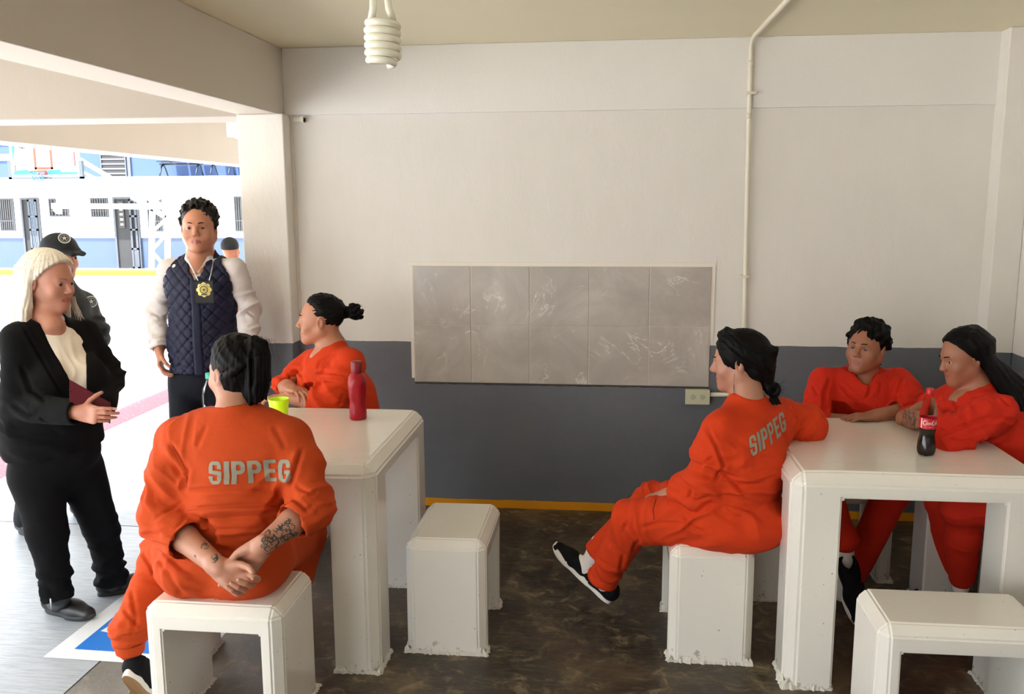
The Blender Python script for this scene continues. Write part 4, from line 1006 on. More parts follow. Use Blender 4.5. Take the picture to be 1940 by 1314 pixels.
def decal(person, name, VQ, strokes, width, mt, out, lift=.0012):
    V, Q = VQ; bvh = BVHTree.FromPolygons([tuple(v) for v in V], [tuple(int(i) for i in q) for q in Q]); bm = bmesh.new(); ou = Vector(unit(out))
    for st in strokes:
        pr = []
        pts = []
        for a, b in zip(st[:-1], st[1:]):
            m_ = max(2, int(np.linalg.norm(A(b) - A(a)) / .004)); pts += [A(a) + (A(b) - A(a)) * t / m_ for t in range(m_)]
        pts.append(A(st[-1]))
        for i, p in enumerate(pts):
            t = unit(A(pts[min(i + 1, len(pts) - 1)]) - A(pts[max(i - 1, 0)])); sd = np.cross(t, np.array(ou)) * width * (.6 + .8 * rnd.random())
            e = []
            for s_ in (-1, 1):
                h_ = bvh.ray_cast(Vector(p + sd * s_) + ou * .12, -ou, .3); e.append(bm.verts.new(h_[0] + ou * lift) if h_[0] is not None else None)
            if pr and all(x is not None for x in pr + e): bm.faces.new((pr[0], e[0], e[1], pr[1]))
            pr = e
    return from_bm(name, bm, mt, person)
def person(label, loc):
    return thing('person', label, 'person', loc)
# ================================================================== PERSON with hands behind back (front stool)
def person_back():
    t = person('person in orange uniform seated on front stool, hands clasped behind back', (-.19, -2.13, 0))
    pel = A(-.195, -2.12, .555); shL, shR = A(-.345, -2.12, .965), A(.045, -2.10, .965); nb = A(-.150, -2.10, 1.055); C = A(-.165, -2.045, 1.185)
    elL, elR = at(310, 985, -2.20), at(588, 962, -2.18); wrL, wrR = at(417, 1076, -2.375), at(493, 1036, -2.345)
    fwd = unit(A(-.86, .48, -.06)); up = A(0, 0, 1)
    F = Sdf(.0029)
    F.seg(pel + A(0, 0, .05), nb - A(0, 0, .12), .10, .11, .03, (A(0, 1, 0), .8)); F.seg(nb - A(0, 0, .12), nb, .09, .055, .04); F.seg(shL, shR, .055, .055, .03)
    q, ax = add_head(F, C, fwd, up, 1.0, nb, .055, 1.08)
    add_arm(F, shL, elL, wrL, 1.12); add_arm(F, shR, elR, wrR, 1.12)
    camn = unit(A(.30, -.93, .22))
    hL = add_hand(F, wrL, at(477, 1112, -2.385) - wrL, camn + A(.0, 0, .1), 1 if np.cross(unit(at(477, 1112, -2.385) - wrL), camn)[2] > 0 else -1, ((.55, .85, .5), (.85, 1.15, .6), (.95, 1.2, .7), (1.0, 1.25, .7)), 1.04, .3, (.15, .25, .3))
    dR = at(441, 1089, -2.315) - wrR
    hR = add_hand(F, wrR, dR, camn, 1 if np.cross(unit(dR), camn)[2] > 0 else -1, ((.50, .75, .5), (.42, .70, .5), (.40, .70, .5), (.40, .7, .5)), 1.04, .2, (.0, .35, .5))
    body, V, Q = sdf_obj('body', F, [M['skinE'], M['lips']], t, None, 1, lips_mi(q, C, ax))
    head_extras(t, q, ax, 1, M['hairK']); add_nails(t, hR, camn)
    tip = []
    # tattoos
    tm = mat('tattoo_ink', (.035, .04, .038, 1), .6)
    dL = unit(wrL - elL); st = []
    def motif(c, s_, k, ax1, ax2, seed):
        r_ = random.Random(seed)
        for _ in range(k):
            a0 = r_.uniform(0, 6.28); rr = r_.uniform(.3, 1) * s_; sw = r_.uniform(1.2, 3.6); cc = A(c) + ax1 * r_.uniform(-.6, .6) * s_ + ax2 * r_.uniform(-.6, .6) * s_
            st.append([cc + ax1 * rr * .6 * math.cos(a0 + sw * u) + ax2 * rr * .6 * math.sin(a0 + sw * u) for u in np.linspace(0, 1, 8)])
    sx = unit(np.cross(camn, A(0, 0, 1))); sz = unit(np.cross(sx, camn))
    motif(at(388, 1030, -2.33), .013, 9, sx, sz, 1); motif(at(411, 1056, -2.36), .012, 11, sx, sz, 2); motif(at(372, 1051, -2.33), .007, 4, sx, sz, 3)
    decal(t, 'tattoo', (V, Q), st, .0010, tm, camn, .0009); st = []
    dR_ = unit(wrR - elR); pr = unit(np.cross(dR_, camn)); base = at(500, 1032, -2.34); tipp = at(556, 998, -2.28); r_ = random.Random(5)
    for i in range(64):
        u = r_.random(); v = r_.uniform(-.85, .85); c = base * (1 - u) + tipp * u + pr * v * .034; rr = r_.uniform(.005, .013); a0 = r_.uniform(0, 6.28); sw = r_.uniform(1.5, 4.5)
        st.append([c + dR_ * rr * math.cos(a0 + sw * w) + pr * rr * .8 * math.sin(a0 + sw * w) for w in np.linspace(0, 1, 8)])
    decal(t, 'tattoo', (V, Q), st, .0013, tm, camn, .0009)
    # trousers
    F = Sdf(.006)
    kL, aL = A(-.515, -1.93, .50), at(249, 1212, -2.17); kR, aR = A(-.06, -1.76, .50), A(-.15, -1.74, .12); hL_, hR_ = pel + A(-.11, .02, -.0), pel + A(.10, .02, -.0)
    F.ell(pel + A(0, -.01, .0), A(.225, .150, .13), None, .05); F.ell(pel + A(-.10, -.03, -.02), A(.125, .145, .10), None, .04); F.ell(pel + A(.09, -.03, -.02), A(.125, .14, .10), None, .04)
    F.seg(hL_, kL, .108, .078, .05); F.seg(kL, aL + A(0, 0, .05), .076, .056, .03); F.seg(aL + A(-.012, 0, .035), aL + A(-.012, 0, .015), .062, .058, .02); F.seg(aL, aL + A(0, -.01, -.02), .048, .046, .015)
    F.seg(hR_, kR, .112, .088, .05); F.seg(kR, aR, .086, .062, .03); F.seg(pel, pel + A(0, 0, .13), .17, .165, .05, (A(0, 1, 0), .72))
    F.cut(A(-.2, -2.12, .458), A(0, 0, -1), .16)
    ft = [(kL, aL - kL, .14, .045, .007), (aL + A(0, 0, .05), A(0, 0, 1), .07, .022, .006), (hL_ + A(-.05, 0, 0), kL - hL_, .15, .05, .007), (pel + A(-.08, -.14, .02), A(.6, 0, .8), .12, .05, .004), (pel + A(.1, -.1, .02), A(-.6, 0, .8), .12, .05, .004)]
    sdf_obj('trousers', F, M['orangeE'], t, wrinkler(ft, .0025, 3, [cr(-2.2, .005, .007, 299, 1052, 326, 1088, 350, 1130), cr(-2.2, .004, .006, 312, 1045, 345, 1075, 372, 1090), cr(-2.15, .005, .006, 262, 1035, 285, 1080, 320, 1125), cr(-2.1, .005, .006, 250, 1110, 262, 1160, 258, 1200), cr(-2.1, .005, .006, 240, 1150, 275, 1190)]), 2)
    bm = bmesh.new(); tube_bm(bm, [aL + A(0, -.012, -.034), aL + A(0, -.012, -.001)], [.047, .051], 26, False); from_bm('elastic_cuff', bm, M['orangeE'], t)
    # shirt
    F = Sdf(.0055); fl = (A(0, 1, 0), .68)
    F.seg(pel + A(.01, 0, .05), pel + A(.02, .01, .20), .180, .185, .05, (A(0, 1, 0), .80)); F.seg(pel + A(.02, .01, .20), A(-.15, -2.10, .90), .178, .190, .06, (A(0, 1, 0), .76))
    F.seg(A(-.27, -2.12, .93), A(-.03, -2.11, .93), .105, .105, .06, (A(0, 1, 0), .95)); F.seg(shL + A(.02, 0, .0), nb + A(0, 0, -.045), .066, .060, .05); F.seg(shR + A(-.02, 0, .0), nb + A(0, 0, -.045), .066, .060, .05)
    F.seg(A(-.24, -2.1, 1.0), A(-.06, -2.09, 1.0), .055, .055, .05); F.seg(nb + A(0, .01, -.03), nb + A(0, .015, .012), .074, .064, .04)
    cL, dL2 = add_sleeve(F, shL, elL, wrL, .46, (.080, .074, .070), .035); cR, dR2 = add_sleeve(F, shR, elR, wrR, .38, (.080, .074, .068), .035)
    F.seg(nb + A(0, .015, .0), nb + A(0, .03, .08), .056, .060, .005, None, 's'); F.cut(nb + A(0, 0, .028), A(-.1, .15, 1), .12)
    F.seg(elL + A(.075, .0, .16), elL + A(.055, .03, .0), .008, .006, .03, None, 's')
    wv = [(elL + A(0, 0, .02), elL - shL, .13, .055, .008), (elR + A(0, 0, .02), elR - shR, .13, .055, .008), (A(-.16, -2.25, .72), A(.12, 0, 1), .17, .058, .0055), (A(-.18, -2.24, .64), A(-.1, 0, 1), .16, .05, .006),
          (A(-.36, -2.2, .80), A(.7, 0, .7), .09, .05, .006), (A(.03, -2.2, .80), A(-.7, 0, .7), .09, .05, .006), (A(-.33, -2.18, .98), A(1, 0, .2), .09, .045, .0035), (cL, dL2, .07, .04, .004), (cR, dR2, .07, .04, .004)]
    crs = [cr(-2.28, .006, .006, 352, 929, 437, 923, 535, 932), cr(-2.28, .006, .006, 357, 963, 440, 958, 541, 955), cr(-2.28, .005, .006, 362, 979, 420, 984, 500, 976), cr(-2.28, .004, .006, 400, 1004, 500, 1001),
           cr(-2.25, .009, .007, 319, 834, 334, 859, 355, 892, 352, 932), cr(-2.25, .007, .007, 322, 874, 349, 906, 347, 930), cr(-2.25, .006, .006, 297, 984, 325, 965, 346, 950), cr(-2.25, .006, .006, 300, 1010, 330, 1000, 356, 978),
           cr(-2.25, .009, .007, 577, 844, 559, 892, 544, 926), cr(-2.25, .007, .006, 548, 938, 580, 965, 598, 958), cr(-2.25, .006, .006, 556, 918, 590, 935, 606, 930), cr(-2.25, .004, .007, 390, 800, 370, 850), cr(-2.25, .003, .008, 520, 800, 545, 850)]
    so, SV, SQ = sdf_obj('shirt', F, M['orangeE'], t, wrinkler(wv, .003, 1, crs), 2)
    seam(t, 'stitched_seam', (SV, SQ), [[(357, 966), (440, 961), (541, 958)], [(322, 836), (338, 862), (354, 895), (353, 930)], [(574, 846), (557, 894), (544, 925)]], M['seam'])
    wrap_text(t, 'back_lettering', 'SIPPEG', (SV, SQ), (at(386, 905, -2.28) + at(545, 905, -2.28)) / 2 + A(0, 0, .01), A(1, .03, .012), A(0, 0, 1), .076, M['thread'], A(.1, -1, .1), .14, 0, 1.1)
    bm = bmesh.new()   # stitched waist seam and yoke
    # hair
    F = Sdf(.0032); r, f, u = ax; tie = (.28, -.80, .52); st_ = []
    F.ell(q(0, -.018, .032), A(.078, .098, .089), np.stack([r, f, u]), .01)
    F.cut(q(0, .045, .0), f + u * -.55, .16)
    rs_ = random.Random(2)
    for k in range(64):
        a = -2.2 + 4.4 * k / 63; z = .62 + .25 * math.cos(a) if abs(a) < .8 else .79 - (abs(a) - .8) * .80; sr = (math.sin(a), math.cos(a) * .75 - .02, z - .05 + rs_.uniform(-.05, .05)); st_.append(sr)
    paths = strands_over(q(0, -.018, .030), ax, A(.082, .101, .092), st_, tie, 8, .05)
    add_strands(F, paths, .0065, .009, .004)
    for k in range(26): a = -1.3 + 2.6 * k / 25; F.seg(q(.078 * math.sin(a), -.012 - .086 * math.cos(a), -.005), q(.066 * math.sin(a), -.012 - .078 * math.cos(a), -.052), .010, .006, .004)
    tp_ = q(.032, -.098, .090); pony = []
    for k in range(46):
        a = rs_.uniform(0, 6.28); w = math.sqrt(rs_.random()); off = A(.052 * w * math.cos(a), -.022 + .030 * w * math.sin(a), 0); e = rs_.uniform(-.02, .03)
        ln = .205 - .045 * (off[0] / .052 + 1) / 2 + e * .5
        P0 = A(tp_); P1 = P0 + A(off[0] * .7, off[1] * .7 - .01, .030 - .02 * w); P2 = P0 + A(off[0] * 1.0, off[1] - .025, -.03); P3 = P0 + A(off[0] * .98 - .004, off[1] - .02, -.11); P4 = P0 + A(off[0] * .85 - .012 , off[1] - .01, -ln)
        pony.append([P0, P1, P2, P3, P4])
    add_strands(F, pony, .0095, .0055, .004)
    for p_ in pony[:14]: F.seg(p_[3], p_[4] + A(-.022, 0, -.02), .009, .004, .006)
    sdf_obj('hair', F, M['hairK'], t, hair_disp(A(.1, 0, 1), .0016, 150), 1)
    fw_ = []
    for k in range(46):
        p_ = paths[rs_.randrange(len(paths))]; j = rs_.randrange(2, 6); b = p_[j]; d = unit(p_[j + 1] - p_[j]); o_ = unit(b - C); fw_.append([b, b + d * .02 + o_ * .006, b + d * .035 + o_ * rs_.uniform(.008, .02)])
    for k in range(24):
        p_ = pony[rs_.randrange(len(pony))]; b = p_[1]; fw_.append([b, b + A(.02 + .02 * rs_.random(), -.01, .012), b + A(.035 + .03 * rs_.random(), -.01, -.03 - .05 * rs_.random())])
    flyaways(t, fw_, .0007, M['hairK'])
    shoe(t, aL + A(.022, -.085, -.085), aL + A(.020, .055, -.28), A(0, .82, .57), 'slip')
    shoe(t, aR + A(0, -.06, -.12), aR + A(0, .2, -.12), A(0, 0, 1), 'slip')
    return t
person_back()

# ================================================================== PERSON leaning on the right table with crossed outstretched legs
def person_lean():
    t = person('person in orange uniform seated sideways, legs crossed, leaning on right table', (1.55, -1.45, 0))
    f0 = unit(A(-.70, .72, 0)); l0 = A(-f0[1], f0[0], 0)     # facing, and towards the left hand
    pel = A(1.565, -1.50, .555); nb = at(1415, 752, -1.44); C = at(1399, 684, -1.40)
    shL, shR = at(1368, 815, -1.56), at(1478, 792, -1.32); elL, wrL = at(1330, 925, -1.60), at(1262, 938, -1.47); elR, wrR = at(1530, 806, -1.30), at(1500, 790, -1.08)
    fwd = unit(A(-.96, .22, -.10))
    F = Sdf(.0036); F.seg(pel + A(0, 0, .05), nb - A(0, 0, .12), .09, .10, .03); F.seg(nb - A(0, 0, .12), nb, .085, .05, .04); F.seg(shL, shR, .05, .05, .03)
    q, ax = add_head(F, C, fwd, A(0, 0, 1), 1.03, nb, .054, 1.05)
    add_arm(F, shL, elL, wrL, 1.05); add_arm(F, shR, elR, wrR, 1.05)
    dh = unit(A(-.5, .75, -.25)); add_hand(F, wrL, dh, A(.0, .2, -1), 1 if np.cross(dh, A(0, .2, -1))[0] > 0 else -1, (.25, .3, .3, .35), .95)
    dr = unit(A(-.4, .8, 0)); add_hand(F, wrR, dr, A(0, 0, -1), 1, (.2, .3, .3, .3), .95)
    sdf_obj('body', F, [M['skinE'], M['lips']], t, None, 1, lips_mi(q, C, ax, 1.03)); head_extras(t, q, ax, 1.03, M['hairK'])
    # trousers
    F = Sdf(.006); hN, hF = pel + l0 * .10 + A(0, 0, 0), pel - l0 * .10
    kN, aN = at(1198, 988, -1.47), at(1140, 1096, -1.33); kF, aF = at(1238, 948, -1.22), at(1128, 1050, -1.20)
    F.ell(pel + A(.03, -.02, .0), A(.205, .18, .12), None, .05); F.ell(pel + A(.07, -.06, -.02), A(.15, .14, .105), None, .04)
    F.seg(hN, kN, .118, .086, .05); F.chain([kN, aN], [.084, .060], .03); F.seg(hF, kF, .112, .082, .04); F.chain([kF, aF], [.080, .058], .012)
    F.seg(pel, pel + A(.02, 0, .12), .165, .15, .05)
    for a_, k_ in ((aN, kN), (aF, kF)):
        d = unit(a_ - k_); F.cut(a_, d, .10); F.seg(a_ - d * .03, a_ + d * .05, .050, .050, .003, None, 's')
    F.cut(A(1.5, -1.4, .455), A(0, 0, -1), .14)
    ft = [(kN, kN - hN, .13, .05, .007), (aN, aN - kN, .13, .05, .007), (kF, aF - kF, .12, .045, .006), (hN + l0 * .08, A(-.6, 0, .8), .13, .05, .006), (pel + A(.05, -.16, .02), A(.5, 0, .85), .13, .055, .005)]
    TO, TV, TQ = sdf_obj('trousers', F, M['orangeF'], t, wrinkler(ft, .0025, 8, [cr(-1.5, .007, .007, 1166, 973, 1195, 1000, 1212, 1018, 1193, 1060), cr(-1.5, .006, .007, 1212, 1000, 1250, 990, 1294, 991), cr(-1.5, .007, .007, 1150, 1020, 1180, 1050, 1172, 1090), cr(-1.5, .005, .007, 1330, 985, 1350, 1020, 1400, 1045), cr(-1.5, .005, .007, 1190, 985, 1180, 1010), cr(-1.5, .005, .006, 1130, 1060, 1160, 1080), cr(-1.6, .006, .007, 1290, 970, 1310, 1000, 1330, 1010)]), 2)
    # shirt
    F = Sdf(.0055); w_ = (f0, .78)
    F.seg(pel + A(.03, -.01, .07), pel + A(.05, 0, .20), .178, .175, .05, (f0, .85)); ch = (shL + shR) / 2 + f0 * .03 - A(0, 0, .08)
    F.seg(pel + A(.05, 0, .20), ch, .172, .150, .06, (f0, .86)); F.seg(shL * .75 + shR * .25 - A(0, 0, .03), shR * .75 + shL * .25 - A(0, 0, .03), .10, .10, .06)
    F.seg(shL, nb - A(0, 0, .05), .060, .058, .05); F.seg(shR, nb - A(0, 0, .05), .060, .058, .05); F.seg(nb - A(0, 0, .06), nb + A(0, 0, .0), .075, .060, .04)
    cL, dL = add_sleeve(F, shL, elL, wrL, .62, (.084, .078, .070), .035); F.seg(shR, elR, .078, .074, .04); F.seg(elR, wrR, .074, .06, .03)
    F.seg(nb + f0 * .02, nb + f0 * .03 + A(0, 0, .08), .050, .054, .005, None, 's'); F.cut(nb + A(0, 0, .022), A(f0[0] * -.3, f0[1] * -.3, 1), .11)
    F.seg(pel + l0 * .15 + A(.0, 0, .10), pel + l0 * .17 + f0 * .03 + A(0, 0, .02), .030, .018, .02); F.seg(pel + l0 * .16 + f0 * .02 + A(0, 0, .09), pel + l0 * .14 + f0 * .08 + A(0, 0, .03), .022, .012, .015)
    wv = [(elL, elL - shL, .14, .06, .008), (elR, elR - shR, .12, .05, .007), (pel + A(.06, -.15, .22), A(.25, 0, 1), .17, .065, .006), (pel + A(.03, -.16, .12), A(-.1, 0, 1), .15, .05, .006), (shR, A(.5, 0, -.8), .11, .045, .005), (shL + A(.05, 0, -.08), A(1, 0, .3), .1, .05, .004)]
    so, SV, SQ = sdf_obj('shirt', F, M['orangeF'], t, wrinkler(wv, .003, 4, [cr(-1.6, .008, .006, 1337, 806, 1358, 845, 1372, 881, 1353, 918), cr(-1.6, .007, .007, 1367, 891, 1408, 930, 1477, 941), cr(-1.6, .007, .007, 1353, 950, 1408, 968, 1477, 965), cr(-1.6, .007, .006, 1317, 973, 1367, 984, 1458, 1000), cr(-1.6, .006, .006, 1280, 900, 1312, 925, 1303, 948), cr(-1.6, .006, .006, 1300, 870, 1330, 880, 1355, 865), cr(-1.6, .006, .006, 1285, 935, 1320, 950, 1350, 940), cr(-1.4, .007, .006, 1490, 770, 1510, 790, 1505, 820), cr(-1.6, .005, .007, 1400, 900, 1450, 905, 1490, 890)]), 2)
    seam(t, 'stitched_seam', (SV, SQ), [[(1338, 805), (1360, 846), (1373, 881), (1356, 916)]], M['seam'])
    bk = -f0; wrap_text(t, 'back_lettering', 'SIPPEG', (SV, SQ), at(1461, 824, -1.60), unit(A(.90, .25, .42)), unit(A(-.12, .06, 1)), .070, M['thread'], A(.05, -1, .12), .14, 0, .86)
    seam(t, 'side_seam', (TV, TQ), [[(1243, 945), (1237, 965), (1240, 988)]], mat('piping_dark', srgb(70, 20, 24), .9), .0016)
    # hair
    F = Sdf(.0033); r, f, u = ax; R_ = random.Random(4); F.ell(q(0, -.018, .030), A(.084, .108, .096) * 1.03, np.stack([r, f, u]), .01); F.cut(q(0, .046, 0), f - u * .45, .16)
    st_ = [(math.sin(a), math.cos(a) * .78, (.58 + .25 * math.cos(a)) if abs(a) < .8 else .75 - (abs(a) - .8) * .78) for a in np.linspace(-2.1, 2.1, 56)]
    paths = strands_over(q(0, -.016, .026), ax, A(.088, .114, .100) * 1.03, st_, (.0, -.80, -.60), 8, .10); add_strands(F, paths, .0075, .010, .005)
    bun = at(1464, 737, -1.43); F.seg(q(0, -.098, -.050), bun + A(-.02, 0, .012), .034, .022, .015); F.ell(q(0, -.06, -.035), A(.072, .055, .05), np.stack([r, f, u]), .02)
    for k in range(22):
        a = R_.uniform(0, 6.28); b = R_.uniform(-1, 1); c = bun + A(.022 * math.cos(a), .018 * b, .020 * math.sin(a)); F.seg(c, bun + A(.022 * math.cos(a + 1.2), .018 * b, .022 * math.sin(a + 1.2)), .0095, .0085, .003)
    for k in range(8): F.seg(bun + A(0, 0, -.01), bun + A(-.012 + .006 * k, -.01, -.052 - .004 * (k % 3)), .009, .004, .005)
    sdf_obj('hair', F, M['hairK'], t, hair_disp(A(.5, .1, -.7), .0016, 140, 5), 1)
    fw_ = [[bun + A(0, 0, .0), bun + A(R_.uniform(-.03, .05), -.01, R_.uniform(.0, .04)), bun + A(R_.uniform(-.03, .06), -.012, R_.uniform(-.05, .06))] for _ in range(22)]
    fw_ += [[q(.070, .01, -.03), q(.075, .015, -.07), q(.08, .01 + .02 * R_.random(), -.10 - .04 * R_.random())] for _ in range(8)] + [[q(-.070, .01, -.03), q(-.078, .015, -.07), q(-.08, .0 + .02 * R_.random(), -.10 - .04 * R_.random())] for _ in range(8)]
    flyaways(t, fw_, .0008, M['hairK'])
    # feet: ankles crossed, heels towards the floor
    for (h_, t_, an, nm) in ((at(1152, 1143, -1.26), at(1092, 1082, -1.15), aN, 'n'), (at(1117, 1112, -1.20), at(1046, 1038, -1.10), aF, 'f')):
        u_ = unit(A(.62, -.05, .78)); shoe(t, h_, t_, u_, 'slip', .98)
        F = Sdf(.005); d = unit(A(t_) - A(h_)); F.seg(an + A(.02, 0, .05), A(h_) + d * .06 + u_ * .055, .044, .040, .02); F.seg(A(h_) + d * .06 + u_ * .055, A(h_) + d * .13 + u_ * .045, .038, .030, .02); sdf_obj('sock', F, M['sock'], t, None, 1)
    return t
person_lean()
def uniform_torso(F, pel, nb, shL, shR, f0, g=1.0, bust=.0):
    F.seg(pel + A(0, 0, .06), pel * .55 + nb * .45, .172 * g, .168 * g, .05, (f0, .84)); ch = (shL + shR) / 2 + f0 * .02 - A(0, 0, .07)
    F.seg(pel * .55 + nb * .45, ch, .165 * g, .140 * g, .06, (f0, .84)); F.seg(shL * .74 + shR * .26 - A(0, 0, .045), shR * .74 + shL * .26 - A(0, 0, .045), .088 * g, .088 * g, .06)
    F.seg(shL, nb - A(0, 0, .055), .056 * g, .060 * g, .05); F.seg(shR, nb - A(0, 0, .055), .056 * g, .060 * g, .05); F.seg(nb - A(0, 0, .06), nb, .072, .058, .04)
    if bust:
        sd = unit(shL - shR)
        for e in (-1, 1): F.ell(ch + f0 * .085 * g + sd * e * .075 * g - A(0, 0, .055), A(.078, .078, .075) * bust, None, .05)
def v_neck(F, nb, f0, depth=.09, w=.045):
    F.seg(nb + f0 * .02, nb + f0 * .03 + A(0, 0, .09), .050, .056, .006, None, 's'); F.cut(nb + A(0, 0, .030), A(f0[0] * .45, f0[1] * .45, 1), .09)
    F.chain([nb + f0 * .075 + A(0, 0, -.0), nb + f0 * .115 + A(0, 0, -depth)], [w, .006], .006, None, 's')

# ================================================================== PERSON with bun behind the left table
def person_bun():
    t = person('person in orange uniform with high bun, forearms on left table', (-.2, -.68, 0))
    f0 = unit(A(-.86, -.50, 0)); l0 = A(-f0[1], f0[0], 0)
    pel = A(-.17, -.66, .56); nb = at(632, 655, -.70); C = at(606, 606, -.70); shL, shR = at(666, 686, -.82), at(590, 684, -.60)
    elL, wrL = at(622, 768, -.90), at(545, 752, -.86); elR, wrR = at(536, 730, -.70), at(560, 742, -.84)
    F = Sdf(.0036); F.seg(pel + A(0, 0, .05), nb - A(0, 0, .12), .09, .10, .03); F.seg(nb - A(0, 0, .12), nb, .085, .05, .04); F.seg(shL, shR, .05, .05, .03)
    q, ax = add_head(F, C, unit(A(-.97, -.22, .04)), A(.05, 0, 1), 1.06, nb, .054, 1.1)
    add_arm(F, shL, elL, wrL, 1.1); add_arm(F, shR, elR, wrR, 1.05); F.seg(nb + f0 * .02, nb + f0 * .07 - A(0, 0, .06), .05, .05, .03)
    dl = unit(A(-1, .05, -.04)); add_hand(F, wrL, dl, A(0, 0, -1), 1 if np.cross(dl, A(0, 0, -1))[1] > 0 else -1, (.35, .4, .45, .5), .98)
    dr = unit(A(.5, -.35, .0)); add_hand(F, wrR + A(-.03, 0, .02), dr, A(.1, -.1, -1), 1, (.4, .4, .45, .5), .95)
    sdf_obj('body', F, [M['skinB'], M['lips']], t, None, 1, lips_mi(q, C, ax)); head_extras(t, q, ax, 1, M['hairK'])
    F = Sdf(.007); F.ell(pel, A(.20, .17, .12), None, .05)
    for s_ in (.09, -.09): F.seg(pel + l0 * s_, pel + l0 * s_ + f0 * .34 + A(0, 0, -.04), .10, .08, .04); F.seg(pel + l0 * s_ + f0 * .34 + A(0, 0, -.04), pel + l0 * s_ + f0 * .32 - A(0, 0, .44), .078, .06, .03)
    F.cut(A(-.2, -.7, .457), A(0, 0, -1), .12)
    sdf_obj('trousers', F, M['orangeF'], t, wrinkler([], .003, 2), 2)
    for s_ in (.09, -.09): b = pel + l0 * s_ + f0 * .27; shoe(t, (b[0], b[1], 0), tuple((b + f0 * .25)[:2]) + (0,), (0, 0, 1), 'slip')
    F = Sdf(.0055); uniform_torso(F, pel, nb, shL, shR, f0, 1.0, 1.0)
    cL, dL = add_sleeve(F, shL, elL, wrL, .42, (.074, .068, .060), .035); cR, dR = add_sleeve(F, shR, elR, wrR, .22, (.064, .050, .044), .03); v_neck(F, nb, f0, .075, .034)
    wv = [(elL, elL - shL, .13, .05, .008), (elR, elR - shR, .1, .045, .006), (nb + f0 * .13 - A(0, 0, .18), A(0, -.3, 1), .14, .07, .005), (shL - A(0, 0, .08), A(.6, 0, .8), .1, .05, .005)]
    so, SV, SQ = sdf_obj('shirt', F, M['orangeF'], t, wrinkler(wv, .003, 14, [cr(-.85, .007, .007, 601, 701, 606, 685, 635, 667), cr(-.85, .008, .007, 599, 706, 625, 706, 661, 712), cr(-.85, .007, .007, 594, 737, 614, 719, 640, 724), cr(-.85, .007, .007, 651, 745, 640, 768), cr(-.85, .006, .007, 620, 745, 645, 735, 668, 745), cr(-.8, .006, .006, 560, 700, 575, 715, 582, 735), cr(-.8, .006, .006, 545, 712, 560, 722)]), 2)
    ln = [[at(580, 716, -.9), at(594, 690, -.9), at(606, 672, -.9)], [at(587, 720, -.9), at(600, 695, -.9), at(613, 675, -.9)], [at(573, 716, -1), at(592, 714, -1)], [at(573, 716, -1), at(574, 734, -1)]]
    decal(t, 'placket_seam', (SV, SQ), ln, .0012, mat('seam_red', srgb(176, 40, 16), .9), A(-.5, -1, .1))
    F = Sdf(.0034); r, f, u = ax; R_ = random.Random(9); F.ell(q(0, -.018, .030), A(.079, .099, .090), np.stack([r, f, u]), .01); F.cut(q(0, .056, 0), f - u * .40, .16)
    st_ = [(math.sin(a), math.cos(a) * .80, (.58 + .25 * math.cos(a)) if abs(a) < .8 else .75 - (abs(a) - .8) * .70) for a in np.linspace(-2.3, 2.3, 56)]
    add_strands(F, strands_over(q(0, -.016, .026), ax, A(.082, .102, .093), st_, (0, -.92, .22), 8, .05), .007, .010, .005)
    bn_ = q(.0, -.160, .045); F.seg(q(0, -.10, .035), bn_, .030, .028, .006)
    for k in range(30):
        a = R_.uniform(0, 6.28); c = bn_ + r * .028 * math.cos(a) + u * .030 * math.sin(a) - f * R_.uniform(-.02, .032); F.ell(c, A(.015, .014, .013) * R_.uniform(.8, 1.2), None, .004)
    sdf_obj('hair', F, M['hairK'], t, hair_disp(A(1, 0, .2), .0022, 140, 3), 1)
    flyaways(t, [[q(-.03, -.09, -.04), q(-.04, -.10, -.07), q(-.04, -.12 - .02 * R_.random(), -.09)] for _ in range(6)] + [[bn_, bn_ + A(R_.uniform(-.03, .05), 0, R_.uniform(.02, .045)), bn_ + A(R_.uniform(0, .06), 0, R_.uniform(-.02, .05))] for _ in range(12)], .0007, M['hairK'])
person_bun()

